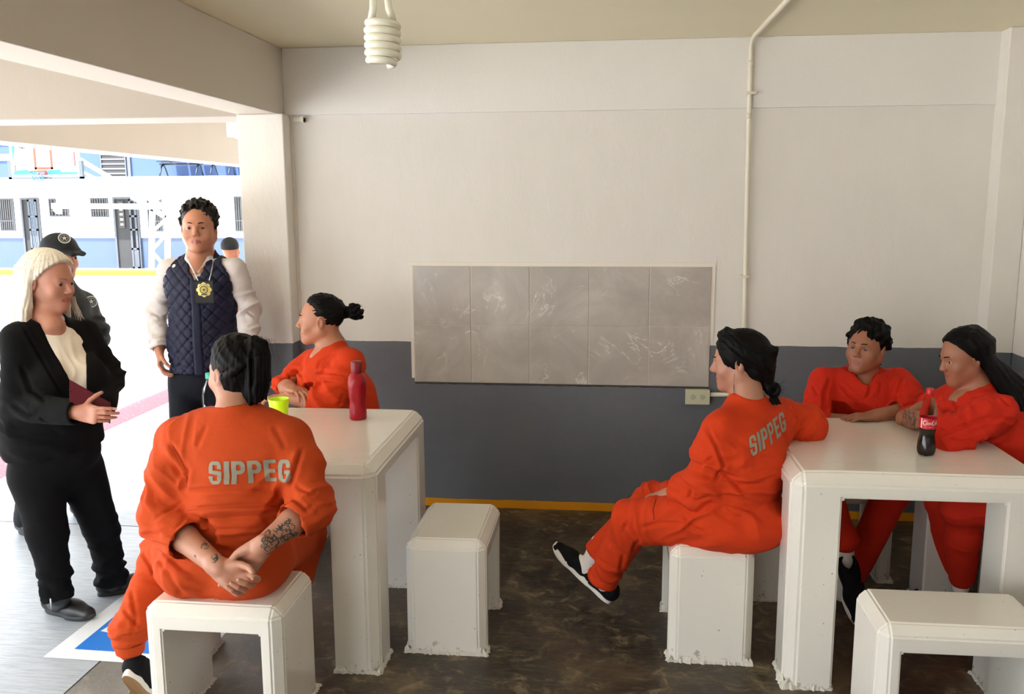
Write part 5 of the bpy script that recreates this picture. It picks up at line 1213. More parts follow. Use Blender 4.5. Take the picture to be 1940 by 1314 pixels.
# ================================================================== PERSON with short hair behind the right table
def person_short():
    t = person('person in red-orange uniform with short black hair, forearms on right table', (2.18, -.66, 0))
    f0 = unit(A(-.12, -.99, 0)); l0 = A(-f0[1], f0[0], 0)
    pel = A(2.20, -.60, .56); nb = at(1634, 708, -.72); C = at(1641, 658, -.76); shL, shR = at(1703, 724, -.72), at(1560, 722, -.72)
    elL, wrL = at(1734, 778, -.90), at(1662, 786, -1.00); elR, wrR = at(1545, 800, -.86), at(1600, 796, -.90)
    F = Sdf(.0036); F.seg(pel + A(0, 0, .05), nb - A(0, 0, .12), .09, .10, .03); F.seg(nb - A(0, 0, .12), nb, .085, .05, .04); F.seg(shL, shR, .05, .05, .03); F.seg(nb + f0 * .02, nb + f0 * .06 - A(0, 0, .07), .05, .05, .03)
    q, ax = add_head(F, C, unit(A(-.62, -.78, .06)), A(0.08, 0, 1), 1.0, nb, .054, 1.1)
    add_arm(F, shL, elL, wrL, 1.05); add_arm(F, shR, elR, wrR, 1.05)
    dl = unit(A(-1, -.1, -.05)); add_hand(F, wrL, dl, A(0, 0, -1), 1 if np.cross(dl, A(0, 0, -1))[1] > 0 else -1, (.25, .3, .3, .3), .95)
    dr = unit(A(1, -.2, 0)); add_hand(F, wrR, dr, A(0, 0, -1), 1, (.2, .3, .3, .3), .95)
    sdf_obj('body', F, [M['skinC'], M['lips']], t, None, 1, lips_mi(q, C, ax)); head_extras(t, q, ax, 1, M['hairK'])
    F = Sdf(.007); F.ell(pel, A(.19, .17, .12), None, .05)
    for s_, kx, axx in ((.1, A(2.34, -1.0, .50), A(2.2, -.98, .10)), (-.1, A(2.03, -1.05, .50), at(1600, 1022, -1.12))):
        F.seg(pel + l0 * s_, kx, .10, .08, .04); F.seg(kx, axx, .075, .058, .03)
    an = at(1600, 1030, -1.12); F.cut(A(2.2, -.66, .457), A(0, 0, -1), .12)
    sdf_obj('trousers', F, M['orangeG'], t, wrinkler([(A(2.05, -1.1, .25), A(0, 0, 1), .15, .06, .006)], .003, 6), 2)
    hb = A(an[0], an[1] + .04, max(0., an[2] - .085)); shoe(t, hb, (hb[0] + .03, hb[1] - .23, 0.0), (0, -.2, 1), 'slip', 1.05)
    hb2 = A(2.2, -.93, 0); shoe(t, hb2, (hb2[0], hb2[1] - .26, 0), (0, 0, 1), 'slip')
    F = Sdf(.005); F.seg(an + A(0, 0, .03), A(an[0], an[1], .07), .042, .040, .02); sdf_obj('sock', F, M['sock'], t, None, 1)
    F = Sdf(.0055); uniform_torso(F, pel, nb, shL, shR, f0, 1.0, .9)
    add_sleeve(F, shL, elL, wrL, .55, (.072, .066, .056), .035); add_sleeve(F, shR, elR, wrR, .6, (.070, .062, .056), .035); v_neck(F, nb, f0, .10, .040)
    for e in (1, -1): F.chain([nb + l0 * e * .05 + f0 * .05 + A(0, 0, .008), nb + l0 * e * .035 + f0 * .10 - A(0, 0, .05), nb + l0 * e * .008 + f0 * .135 - A(0, 0, .11)], [.013, .013, .009], .008)
    wv = [(elL, elL - shL, .13, .05, .008), (elR, elR - shR, .1, .045, .006), (nb + f0 * .13 - A(0, 0, .16), A(.3, 0, 1), .14, .07, .006), (shL - A(0, 0, .06), A(1, 0, .3), .1, .05, .005), (shR - A(0, 0, .06), A(-1, 0, .3), .1, .05, .005)]
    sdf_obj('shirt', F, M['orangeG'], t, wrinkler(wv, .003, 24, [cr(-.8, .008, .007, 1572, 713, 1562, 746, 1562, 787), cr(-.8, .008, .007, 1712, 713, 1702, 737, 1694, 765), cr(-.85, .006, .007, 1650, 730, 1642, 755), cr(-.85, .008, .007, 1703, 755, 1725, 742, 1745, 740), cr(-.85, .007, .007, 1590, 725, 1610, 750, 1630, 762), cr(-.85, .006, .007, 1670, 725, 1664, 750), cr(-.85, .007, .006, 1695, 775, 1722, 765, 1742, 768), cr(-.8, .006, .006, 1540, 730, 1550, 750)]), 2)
    F = Sdf(.0036); r, f, u = ax; R_ = random.Random(19); F.ell(q(0, -.020, .033), A(.080, .098, .091), np.stack([r, f, u]), .01); F.cut(q(0, .046, 0), f - u * .38, .16)
    for k in range(150):
        v = unit(A(R_.gauss(0, 1), R_.gauss(-.25, .9), R_.gauss(.55, .8)))
        if v[1] > .50 and v[2] < .74 or v[2] < -.35: continue
        c = A(q(0, -.016, .030)) + (r * v[0] * .081 + f * v[1] * .100 + u * v[2] * .092); w = unit(A(R_.gauss(0, 1), R_.gauss(0, 1), R_.gauss(0, 1))) * .012; F.seg(c - w, c + w, .011, .009, .014)
    for k in range(12): F.seg(q(R_.uniform(-.05, .05), -.085, -.03), q(R_.uniform(-.045, .045), -.088, -.075), .012, .006, .006)
    sdf_obj('hair', F, M['hairK'], t, hair_disp(A(.3, 0, 1), .0026, 110, 3), 1)
person_short()

# ================================================================== PERSON with long hair at the right table
def person_long():
    t = person('person in red-orange uniform with long loose black hair beside cola bottle', (2.85, -1.18, 0))
    f0 = unit(A(-.97, -.10, 0)); l0 = A(-f0[1], f0[0], 0)
    pel = A(2.86, -1.24, .56); nb = at(1856, 737, -1.16); C = at(1826, 676, -1.15); shL, shR = at(1898, 778, -1.34), at(1800, 752, -1.00)
    elL, wrL = at(1798, 826, -1.40), at(1790, 806, -1.16); elR, wrR = at(1716, 793, -1.06), at(1768, 800, -1.30)
    fwd = unit(A(-.93, -.16, -.22)); F = Sdf(.0034); F.seg(pel + A(0, 0, .05), nb - A(0, 0, .12), .08, .09, .03); F.seg(nb - A(0, 0, .12), nb, .08, .045, .04); F.seg(shL, shR, .045, .045, .03); F.seg(nb + f0 * .02, nb + f0 * .08 - A(0, 0, .05), .045, .04, .03)
    q, ax = add_head(F, C, fwd, A(-.10, 0, 1), .98, nb, .046, .94)
    add_arm(F, shL, elL, wrL, .95); add_arm(F, shR, elR, wrR, .95)
    dr = unit(A(.92, -.10, .06)); hr = add_hand(F, wrR, dr, A(.1, .25, -1), 1 if np.cross(dr, A(.1, .25, -1))[1] > 0 else -1, (.45, .5, .45, .5), .92, .5); dl = unit(A(.1, .9, 0)); add_hand(F, wrL, dl, A(0, 0, -1), 1, (.2, .3, .3, .3), .92)
    body, V, Q = sdf_obj('body', F, [M['skinC'], M['lips']], t, None, 1, lips_mi(q, C, ax, .98)); head_extras(t, q, ax, .98, M['hairK']); add_nails(t, hr, A(0, 0, -1), .92)
    R_ = random.Random(6); st = []; d = unit(wrR - elR); pr = A(-d[2], 0, d[0])
    for i in range(46):
        c = elR + d * R_.uniform(-.03, .10) + A(0, 0, 1) * R_.uniform(-.032, .032); rr = R_.uniform(.006, .014); a0 = R_.uniform(0, 6.28); sw = R_.uniform(1.5, 4); st.append([c + d * rr * math.cos(a0 + sw * w) + A(0, 0, 1) * rr * math.sin(a0 + sw * w) for w in np.linspace(0, 1, 7)])
    decal(t, 'tattoo', (V, Q), st, .0012, mat('tattoo_ink_grey', (.05, .05, .048, 1), .6), A(-.3, -1, .3), .001)
    # trousers, legs crossed under the table
    F = Sdf(.007); F.ell(pel, A(.17, .17, .11), None, .05); k1, a1 = A(2.52, -1.30, .55), at(1822, 1092, -1.2); k2, a2 = A(2.52, -1.12, .50), A(2.60, -1.02, .10)
    F.seg(pel + l0 * .08, k1, .10, .082, .04); F.seg(k1, a1, .080, .050, .03); F.seg(pel - l0 * .08, k2, .10, .082, .04); F.seg(k2, a2, .076, .055, .02); F.seg(pel + A(-.1, -.1, -.02), A(2.80, -1.30, .2), .09, .07, .05)
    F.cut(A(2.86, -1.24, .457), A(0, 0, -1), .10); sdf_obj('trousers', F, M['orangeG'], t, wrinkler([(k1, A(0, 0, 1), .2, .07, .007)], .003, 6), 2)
    F = Sdf(.005); F.seg(a1 + A(0, 0, .02), a1 - A(0, 0, .05), .034, .032, .02); sdf_obj('sock', F, M['sock'], t, None, 1)
    h_ = a1 + A(.06, 0, -.10); shoe(t, (h_[0], h_[1], 0.02), (h_[0] - .20, h_[1] - .05, .0), (0, 0, 1), 'slip', .9); shoe(t, (2.64, -1.02, 0), (2.40, -1.05, 0), (0, 0, 1), 'slip', .9)
    F = Sdf(.0055); uniform_torso(F, pel, nb, shL, shR, f0, .88, .85); add_sleeve(F, shL, elL, wrL, 1.3, (.070, .072, .060), .035); add_sleeve(F, shR, elR - A(-.02, 0, 0), wrR, -.12, (.062, .050, .050), .03); v_neck(F, nb, f0, .12, .034)
    for e in (1, -1): F.chain([nb + l0 * e * .05 + f0 * .03 + A(0, 0, .008), nb + l0 * e * .04 + f0 * .09 - A(0, 0, .05), nb + l0 * e * .012 + f0 * .125 - A(0, 0, .13)], [.011, .011, .008], .007)
    wv = [(elL, elL - shL, .14, .06, .009), (shL - A(.05, 0, .05), A(-.3, 0, 1), .12, .05, .006), (elR, A(1, 0, 0), .10, .04, .006), (nb + f0 * .1 - A(0, 0, .15), A(1, 0, .3), .13, .06, .006), (pel + A(-.05, -.14, .16), A(-.4, 0, 1), .16, .06, .006)]
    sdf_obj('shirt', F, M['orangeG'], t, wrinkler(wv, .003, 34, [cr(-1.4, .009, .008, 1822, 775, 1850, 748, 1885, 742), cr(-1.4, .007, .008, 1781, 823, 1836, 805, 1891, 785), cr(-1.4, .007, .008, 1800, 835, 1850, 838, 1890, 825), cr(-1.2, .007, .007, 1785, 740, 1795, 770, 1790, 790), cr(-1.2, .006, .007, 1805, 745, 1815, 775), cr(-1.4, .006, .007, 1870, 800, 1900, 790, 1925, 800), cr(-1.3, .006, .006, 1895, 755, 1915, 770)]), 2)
    # hair
    F = Sdf(.0036); r, f, u = ax; F.ell(q(0, -.016, .030), A(.086, .106, .098) * .98, np.stack([r, f, u]), .01); F.cut(q(0, .064, .090), f * .80 - u * .58, .20)
    paths = []
    for k in range(150):
        a = -2.6 + 5.2 * ((k * .618) % 1); ly = R_.uniform(0, 1)
        sx, sy = math.sin(a), -math.cos(a) * 1.0; top = unit(A(sx * .15, .10 + .34 * ly, .9)); side = unit(A(sx * .98, min(sy * .9, .02), .22)); low = unit(A(sx * .95, min(sy * .8 - .22, -.22), -.55))
        rad = A(.084, .104, .095); E_ = lambda v: A(q(0, -.016, .026)) + (r * v[0] * rad[0] + f * v[1] * rad[1] + u * v[2] * rad[2])
        P3 = E_(unit(low)); back = A(.13, .02, -.06) if sx * r[1] < .3 else A(.12, .02, -.05)
        e = R_.uniform(-.02, .02); P4 = P3 + A(.055 + e, e * .8, -.055); P5 = P4 + A(.075 + e, e, -.085 + e); P6 = P5 + A(.05 + e, e, -.11); paths.append([E_(unit(top * .3 + side)) if sy > -.2 else E_(unit(top + side)), E_(side), P3, P4, P5, P6])
    add_strands(F, paths, .0085, .0085, .008); sdf_obj('hair', F, M['hairK'], t, hair_disp(A(.6, .1, -.8), .0018, 140, 6), 1)
person_long()
# ================================================================== standing people
def notebook(label, c, xd, zd, nrm, w, h, th):
    t = thing('notebook', label, 'notebook', tuple(float(x) for x in c)); xd, zd, nrm = unit(xd), unit(zd), unit(nrm)
    def slab(name, x0, x1, z0, z1, n0, n1, mt):
        bm = bmesh.new(); vs = [bm.verts.new(Vector(A(c) + xd * x + zd * z + nrm * n_)) for n_ in (n0, n1) for z in (z0, z1) for x in (x0, x1)]
        for f in ((0, 2, 3, 1), (4, 5, 7, 6), (0, 1, 5, 4), (2, 6, 7, 3), (0, 4, 6, 2), (1, 3, 7, 5)): bm.faces.new([vs[i] for i in f])
        bmesh.ops.recalc_face_normals(bm, faces=bm.faces); bmesh.ops.bevel(bm, geom=bm.edges[:], offset=.0012, segments=2, affect='EDGES'); return from_bm(name, bm, mt, t)
    mr = mat('maroon_cover', srgb(92, 18, 34), .5); slab('front_cover', -w / 2, w / 2, -h / 2, h / 2, th / 2, th / 2 + .003, mr); slab('back_cover', -w / 2, w / 2, -h / 2, h / 2, -th / 2 - .003, -th / 2, mr)
    slab('spine', w / 2 - .004, w / 2, -h / 2, h / 2, -th / 2, th / 2, mr); slab('pages', -w / 2 + .001, w / 2 - .004, -h / 2 + .003, h / 2 - .003, -th / 2, th / 2, mat('page_cream', srgb(226, 205, 165), .8))
    slab('strap', -w / 2 - .002, -w / 2 + .012, h / 2 - .045, h / 2 - .039, -th / 2 - .004, th / 2 + .0045, mat('strap_dark', (.02, .005, .008, 1), .6))
def person_woman():
    t = person('person with white hair, black blazer and ivory top holding maroon notebook', (-1.18, -1.45, 0))
    f0 = unit(A(.84, -.54, 0)); l0 = A(-f0[1], f0[0], 0)
    nb = at(84, 596, -1.46); C = at(95, 532, -1.45); shR, shL = at(34, 642, -1.58), at(158, 632, -1.30); pel = at(112, 850, -1.46)
    elR, wrR = at(34, 772, -1.62), at(150, 781, -1.70); elL, wrL = at(205, 712, -1.28), at(198, 766, -1.47); hand_t = at(206, 788, -1.73)
    fwd = unit(A(.985, -.16, -.14)); F = Sdf(.0033); F.seg(pel, nb - A(0, 0, .12), .10, .10, .03); F.seg(nb - A(0, 0, .12), nb, .08, .05, .04); F.seg(shL, shR, .05, .05, .03); F.seg(nb + f0 * .01, nb + f0 * .06 - A(0, 0, .04), .050, .05, .03)
    q, ax = add_head(F, C, fwd, A(.05, 0, 1), 1.04, nb, .048, 1.02); F.seg(q(0, .015, -.085), nb + f0 * .03, .030, .038, .03)
    add_arm(F, shR, elR, wrR, 1.0); add_arm(F, shL, elL, wrL, 1.0)
    camd = unit(A(.5, -.83, .1)); d1 = unit(hand_t - wrR); h1 = add_hand(F, wrR, d1, -camd, 1 if np.cross(d1, -camd)[2] > 0 else -1, ((.25, .35, .2), (.3, .45, .25), (.4, .5, .3), (.5, .6, .3)), .86, .10, (.85, .15, .1))
    d2 = unit(A(-.7, -.35, .15)); add_hand(F, wrL, d2, -f0, 1, (.3, .3, .3, .3), .9)
    sdf_obj('body', F, [M['skinA'], M['lips']], t, None, 1, lips_mi(q, C, ax, 1.04)); head_extras(t, q, ax, 1.04, mat('brow_ash', srgb(140, 104, 84), .8), unit(fwd + A(.1, -.1, -.15))); add_nails(t, h1, -camd)
    # legs
    r1h, r1k, r1a = at(70, 905, -1.54), at(90, 1010, -1.57), at(113, 1136, -1.60); l1h, l1k, l1a = at(152, 890, -1.38), at(192, 1000, -1.36), at(213, 1104, -1.35)
    F = Sdf(.006); F.ell(pel, A(.17, .15, .13), None, .05); F.ell(at(85, 880, -1.50), A(.13, .13, .13), None, .05)
    F.seg(r1h, r1k, .105, .075, .05); F.seg(r1k, r1a, .074, .060, .03); F.seg(l1h, l1k, .100, .070, .05); F.seg(l1k, l1a, .070, .060, .03); F.seg(pel, (r1h + l1h) / 2 + A(0, 0, .02), .12, .09, .05)
    for a_, k_ in ((r1a, r1k), (l1a, l1k)): d = unit(a_ - k_); F.seg(a_ - d * .03, a_, .066, .064, .015); F.cut(a_, d, .10)
    ft = [(r1a - A(0, 0, -.06), A(0, 0, 1), .10, .035, .008), (l1a - A(0, 0, -.06), A(0, 0, 1), .10, .035, .008), (r1k, A(0, 0, 1), .09, .05, .004), (l1k, A(0, 0, 1), .09, .05, .004)]
    sdf_obj('trousers', F, M['blackcloth'], t, wrinkler(ft, .0025, 5), 2)
    h1_, t1_ = onfloor(92, 1156), onfloor(160, 1170); h2_, t2_ = onfloor(192, 1128), onfloor(252, 1116)
    for h_, tt in ((h1_, t1_), (h2_, t2_)):
        d = unit(tt - h_); shoe(t, h_ - d * .01, h_ + d * .255, (0, 0, 1), 'boot')
    for a_, h_, tt in ((r1a, h1_, t1_), (l1a, h2_, t2_)):
        d = unit(tt - h_); F = Sdf(.006); F.seg(a_ + A(0, 0, .02), h_ + d * .06 + A(0, 0, .05), .048, .045, .02); o = sdf_obj('boot_shaft', F, M['leatherK'], t, None, 1)
    bm = bmesh.new(); z0 = at(96, 1133, -1.67); tube_bm(bm, [z0, z0 + A(.002, -.004, -.02), z0 + A(.004, -.006, -.045)], .0035, 6); from_bm('zip_pull', bm, mat('zip_silver', (.5, .5, .5, 1), .3, 1), t)
    # ivory top
    F = Sdf(.006); F.seg(pel + A(0, 0, .06), pel + A(0, 0, .2), .150, .150, .04, (f0, .86)); F.seg(pel + A(0, 0, .2), (shL + shR) / 2 - A(0, 0, .08) + f0 * .02, .152, .125, .05, (f0, .86))
    F.seg(shL * .7 + shR * .3 - A(0, 0, .02), shR * .7 + shL * .3 - A(0, 0, .02), .075, .075, .05); F.seg(nb - A(0, 0, .07), nb - A(0, 0, .015), .085, .070, .04)
    for e in (-1, 1): F.ell((shL + shR) / 2 + f0 * .10 + l0 * e * .07 - A(0, 0, .17), A(.08, .08, .085), None, .05)
    F.seg(nb + f0 * .02 - A(0, 0, .01), nb + f0 * .04 + A(0, 0, .1), .058, .07, .008, None, 's'); F.cut(nb + A(0, 0, .0), A(f0[0] * .25, f0[1] * .25, 1), .12)
    sdf_obj('knit_top', F, M['ivory'], t, wrinkler([((shL + shR) / 2 + f0 * .12 - A(0, 0, .1), l0, .15, .06, .003)], .002, 3), 2)
    # blazer
    F = Sdf(.006); F.seg(pel + A(0, 0, -.02), pel + A(0, 0, .2), .190, .172, .05, (f0, .86)); F.seg(pel + A(0, 0, .2), (shL + shR) / 2 - A(0, 0, .10), .172, .146, .06, (f0, .86)); F.seg(at(60, 835, -1.52), at(60, 790, -1.52), .12, .12, .06)
    for e in (-1, 1): F.ell((shL + shR) / 2 + f0 * .10 + l0 * e * .075 - A(0, 0, .17), A(.09, .09, .09), None, .05)
    F.seg(shL, nb - A(0, 0, .06), .060, .062, .05); F.seg(shR, nb - A(0, 0, .06), .060, .062, .05); F.seg(shL * .85 + shR * .15 - A(0, 0, .05), shR * .85 + shL * .15 - A(0, 0, .05), .08, .08, .05); F.seg(nb - A(0, 0, .05), nb - A(0, 0, .005) - f0 * .015, .082, .066, .04)
    F.seg(shR, elR, .062, .062, .03); F.chain([elR, wrR + (elR - wrR) * .06], [.062, .050], .03); F.seg(shL, elL, .060, .060, .03); F.chain([elL, wrL], [.064, .050], .03)
    dr = unit(wrR - elR); F.cut(wrR + (elR - wrR) * .03, dr, .085); F.seg(wrR - dr * .04, wrR + dr * .05, .040, .042, .003, None, 's')
    F.cut(at(110, 838, -1.4) * A(1, 1, 0) + A(0, 0, at(110, 838, -1.4)[2]), A(.06, .1, -1), .40)
    # open front: wedge removed between the lapels (wide at the chest, closing at the waist)
    fr0 = (shL + shR) / 2 + f0 * .20
    def opening(zt, zb): pass
    top_l, top_r = at(70, 606, -1.70), at(122, 598, -1.62); lo = at(150, 735, -1.72)
    for yy in range(600, 742, 5):
        xa = np.interp(yy, [600, 626, 670, 740], [74, 86, 110, 146]); xb = np.interp(yy, [600, 640, 670, 740], [120, 152, 160, 162])
        for xx in np.linspace(xa + 6, xb - 6, 4): F.seg(at(xx, yy, np.interp(yy, [600, 625, 690, 740], [-1.48, -1.46, -1.44, -1.43])), at(xx, yy, -1.95), .0165, .0165, .003, None, 's')
    F.seg(nb + f0 * .03, nb + f0 * .07 + A(0, 0, .10), .066, .08, .008, None, 's'); F.cut(nb + A(0, 0, .012), A(f0[0] * .3, f0[1] * .3, 1), .13)
    wv = [(elR, elR - shR, .14, .06, .007), (elL, elL - shL, .12, .05, .007), (pel + A(0, -.15, .1), A(.4, 0, 1), .16, .08, .005)]
    so, SV, SQ = sdf_obj('blazer', F, M['blackcloth'], t, wrinkler(wv, .002, 44, [cr(-1.6, .005, .005, 40, 612, 64, 655, 104, 722, 124, 752), cr(-1.6, .008, .008, 40, 690, 60, 740, 90, 760), cr(-1.6, .008, .008, 20, 760, 60, 785, 110, 780)]), 2)
    # hair: straight shoulder length bob
    F = Sdf(.0036); r, f, u = ax; R_ = random.Random(8); F.ell(q(0, -.020, .030), A(.089, .114, .100) * 1.04, np.stack([r, f, u]), .01); F.cut(q(0, .066, .094), f * .80 - u * .60, .20)
    paths = []; rad = A(.086, .116, .096) * 1.04; E_ = lambda v, k_=1.0: A(q(0, -.016, .026)) + (r * v[0] * rad[0] + f * v[1] * rad[1] + u * v[2] * rad[2]) * k_
    for k in range(210):
        a = -2.45 + 4.9 * ((k * .618) % 1); ly = R_.uniform(.92, 1.05) if abs(4.9 * ((k * .618) % 1) - 2.45) < 1.7 else R_.uniform(.86, .94); sx, sy = math.sin(a), -math.cos(a)
        front = max(0, (abs(a) - 1.35) / 1.1); part = A(.10, .60 - 1.1 * R_.random() * (1 - front), .80); top = unit(part + A(sx * .12, 0, 0)); mid = unit(A(sx * .75, sy * .55 + .05, .60)); side = unit(A(sx * 1.0, min(sy, -.08) * .95, .08))
        P2 = E_(side, ly); o2 = unit(r * sx + f * min(sy, .2)); e = R_.uniform(-.012, .012)
        ln = .205 + e * 1.0 - .03 * front
        if front > .2: mid = unit(A(sx * .74, .50 - .25 * R_.random() * (1 - front), .46)); P2 = E_(unit(A(sx * 1.0, -.12 - .15 * front, .06)), ly)
        P3 = P2 + o2 * .010 - A(0, 0, ln * .36) - f * .010 * front; P4 = P2 + o2 * (.020 + e) - A(0, 0, ln * .72) - f * .012 * front; P5 = P2 + o2 * (.024 + e) - A(0, 0, ln) - f * .01
        paths.append([E_(unit(mid * .5 + side), ly * .90), P2, P3, P4, P5])
    add_strands(F, paths, .0082, .0055, .010); sdf_obj('hair', F, M['hairW'], t, hair_radial(q(0, -.016, .026), ax, .0026, 26, 3), 1)
    fw_ = []
    for k in range(150):
        a = R_.uniform(-2.5, 2.5); sx, sy = math.sin(a), -math.cos(a); lf = 1.045 + .02 * R_.random(); pp = [E_(unit(A(sx * s_, (sy if sy < 0 else sy * .55) * s_ + .10 * (1 - s_), z_)), lf) for s_, z_ in ((.12, 1), (.45, .85), (.75, .60), (.95, .30), (1, .02))]; pp = pp[:5] if sy < .2 else pp[:4]
        if sy < .2: pp += [pp[-1] - A(0, 0, .06) + unit(r * sx + f * sy) * .006, pp[-1] - A(0, 0, .13) + unit(r * sx + f * sy) * .010]
        fw_.append(pp)
    for k in range(60):
        p_ = paths[R_.randrange(len(paths))]; w = A(R_.uniform(-.012, .012), R_.uniform(-.012, .012), 0); fw_.append([p_[1], p_[2] + w + unit(p_[2] - C) * .006, p_[3] + w * 1.5, p_[4] + w * 2 + A(0, 0, -.01 * R_.random())])
    for k in range(40): b = q(-.070 + .012 * R_.random(), .035 + .03 * R_.random(), -.060); fw_.append([b, b + A(.004, 0, -.03), b + A(.010 + .01 * R_.random(), 0, -.06), b + A(.012 + .03 * R_.random(), 0, -.085 - .02 * R_.random())])
    flyaways(t, fw_, .0009, M['hairW'])
    bm = bmesh.new(); c = q(.080, -.002, -.036); bmesh.ops.create_uvsphere(bm, u_segments=10, v_segments=8, radius=.004); bmesh.ops.translate(bm, verts=bm.verts, vec=Vector(c)); from_bm('earring', bm, mat('earring_dark', (.03, .02, .02, 1), .3), t)
    c = at(171, 761, -1.665); notebook('maroon notebook held by the person in black blazer', c, at(211, 785, -1.61) - at(130, 740, -1.70), A(.1, 0, 1), camd, .178, .085, .018)
def onfloor(x, y):
    d = _R @ Vector(((x - 970) / FPX, 1, (657 - y) / FPX)); k = -CAM_POS[2] / d.z; return A(CAM_POS[0] + d.x * k, CAM_POS[1] + d.y * k, 0)
person_woman()

def ring_emblem(person_, name, c, n, R_, mt, up=(0, 0, 1), star=True, lift=0):
    n = unit(n); x = unit(np.cross(A(up), n)); y = np.cross(n, x); bm = bmesh.new(); P_ = lambda r_, a: Vector(A(c) + x * r_ * math.cos(a) + y * r_ * math.sin(a) + n * lift)
    k = 36
    for r0, r1 in ((.80, 1.0), (.56, .62)):
        v = [[bm.verts.new(P_(R_ * q_, 2 * math.pi * i / k)) for q_ in (r0, r1)] for i in range(k)]
        for i in range(k): bm.faces.new((v[i][0], v[i][1], v[(i + 1) % k][1], v[(i + 1) % k][0]))
    if star:
        vs = [bm.verts.new(P_(R_ * (.50 if i % 2 == 0 else .20), math.pi / 2 + i * math.pi / 5)) for i in range(10)]; ce = bm.verts.new(P_(0, 0))
        for i in range(10): bm.faces.new((ce, vs[i], vs[(i + 1) % 10]))
    return from_bm(name, bm, mt, person_)
def person_guard():
    t = person('person in dark guard uniform and cap standing behind white-haired person', (-1.86, -.52, 0)); f0 = unit(A(.88, -.47, 0)); l0 = A(-f0[1], f0[0], 0)
    C = at(120, 500, -.50); C = A(C[0] - .01, -.50, 1.475); nb = A(C[0] - .02, -.50, 1.335); pel = A(C[0] - .04, -.50, .90); shR, shL = nb + A(-.02, -.15, -.05), at(165, 566, -.40) + A(-.02, 0, -.03)
    elL, wrL = at(183, 636, -.42), at(160, 700, -.62); elR, wrR = shR + A(-.02, -.02, -.27), shR + A(.12, -.12, -.42)
    F = Sdf(.0045); F.seg(pel, nb - A(0, 0, .12), .10, .10, .03); F.seg(nb - A(0, 0, .12), nb, .08, .05, .04); F.seg(shL, shR, .05, .05, .03); fwd = unit(A(.93, -.36, -.05)); q, ax = add_head(F, C, fwd, A(0, 0, 1), .98, nb)
    add_arm(F, shR, elR, wrR); add_arm(F, shL, elL, wrL); add_hand(F, wrL, unit(A(-.1, -.6, -.5)), A(-1, 0, 0), 1, (.3,) * 4); add_hand(F, wrR, unit(A(.5, -.3, -.3)), A(0, 0, -1), 1, (.3,) * 4)
    sdf_obj('body', F, [M['skinB'], M['lips']], t, None, 1, lips_mi(q, C, ax, .98)); head_extras(t, q, ax, .98, M['hairK'])
    fa, fb = onfloor(156, 978), onfloor(52, 1010)
    F = Sdf(.008); F.ell(pel, A(.16, .14, .12), None, .05)
    for h_, a_ in ((pel + l0 * .09, fa), (pel - l0 * .09, fb)): k_ = (h_ + a_) / 2 + f0 * .03 + A(0, 0, .04); F.seg(h_, k_, .095, .072, .04); F.seg(k_, a_ + A(0, 0, .09), .072, .062, .03)
    sdf_obj('trousers', F, M['guard'], t, wrinkler([(fa + A(0, 0, .4), A(0, 0, 1), .2, .06, .006), (fb + A(0, 0, .4), A(0, 0, 1), .2, .06, .006)], .003, 6), 2)
    for a_ in (fa, fb): shoe(t, a_ - f0 * .07, a_ + f0 * .19, (0, 0, 1), 'boot', 1.05)
    F = Sdf(.006); F.seg(pel, pel + A(0, 0, .2), .165, .165, .05, (f0, .85)); F.seg(pel + A(0, 0, .2), (shL + shR) / 2 - A(0, 0, .08), .165, .15, .05, (f0, .85)); F.seg(shL, nb - A(0, 0, .05), .060, .06, .05); F.seg(shR, nb - A(0, 0, .05), .060, .06, .05); F.seg(shL - A(0.03, 0, .08), shR - A(0, 0, .08), .09, .09, .05)
    F.seg(nb - A(0, 0, .05), nb + A(0, 0, .02), .078, .066, .03); F.seg(shL, elL, .064, .062, .03); F.seg(elL, wrL, .068, .05, .03); F.seg(shR, elR, .064, .06, .03); F.seg(elR, wrR, .065, .05, .03); F.seg(nb, nb + A(0, 0, .09), .056, .06, .005, None, 's'); F.cut(nb + A(0, 0, .03), A(.1, 0, 1), .1)
    so, SV, SQ = sdf_obj('jacket', F, M['guard'], t, wrinkler([(elL, elL - shL, .13, .05, .008), (shL - A(0, 0, .1), A(.5, 0, 1), .1, .05, .005)], .003, 16), 2)
    bvh = BVHTree.FromPolygons([tuple(v) for v in SV], [tuple(int(i) for i in q_) for q_ in SQ]); camd = unit(A(CAM_POS) - shL); em = mat('patch_grey', srgb(176, 178, 176), .7)
    h_ = cast_px((SV, SQ), 173, 571)
    if h_[0] is not None: ring_emblem(t, 'sleeve_patch', np.array(h_[0]) + camd * .016, unit(np.array(h_[1]) * .2 + camd), .031, em)
    p0 = at(160, 534, -.6); st = [[p0, p0 + A(.012, 0, -.03)], [p0 + A(.03, 0, -.005), p0 + A(.035, 0, -.03)], [p0 + A(.035, 0, -.012), p0 + A(.06, 0, -.03)], [p0 + A(.05, 0, -.004), p0 + A(.06, 0, -.03)]]
    decal(t, 'shoulder_mark', (SV, SQ), st, .004, em, camd)
    # cap
    cm = M['guard']; r, f, u = ax; F = Sdf(.004); F.ell(q(0, -.012, .040), A(.088, .106, .088), np.stack([r, f, u]), .01); F.cut(q(0, 0, .030), -u, .2); F.ell(q(0, -.012, .030), A(.078, .095, .080), np.stack([r, f, u]), .004, 's')
    F.chain([q(-.055, .075, .036), q(-.03, .135, .026), q(.03, .135, .026), q(.055, .075, .036)], [.006] * 4, .03); F.ell(q(0, .105, .034), A(.058, .060, .006), np.stack([r, unit(f - u * .2), unit(u + f * .2)]), .01)
    co, CV, CQ = sdf_obj('cap', F, cm, t, None, 1); bvh = BVHTree.FromPolygons([tuple(v) for v in CV], [tuple(int(i) for i in q_) for q_ in CQ])
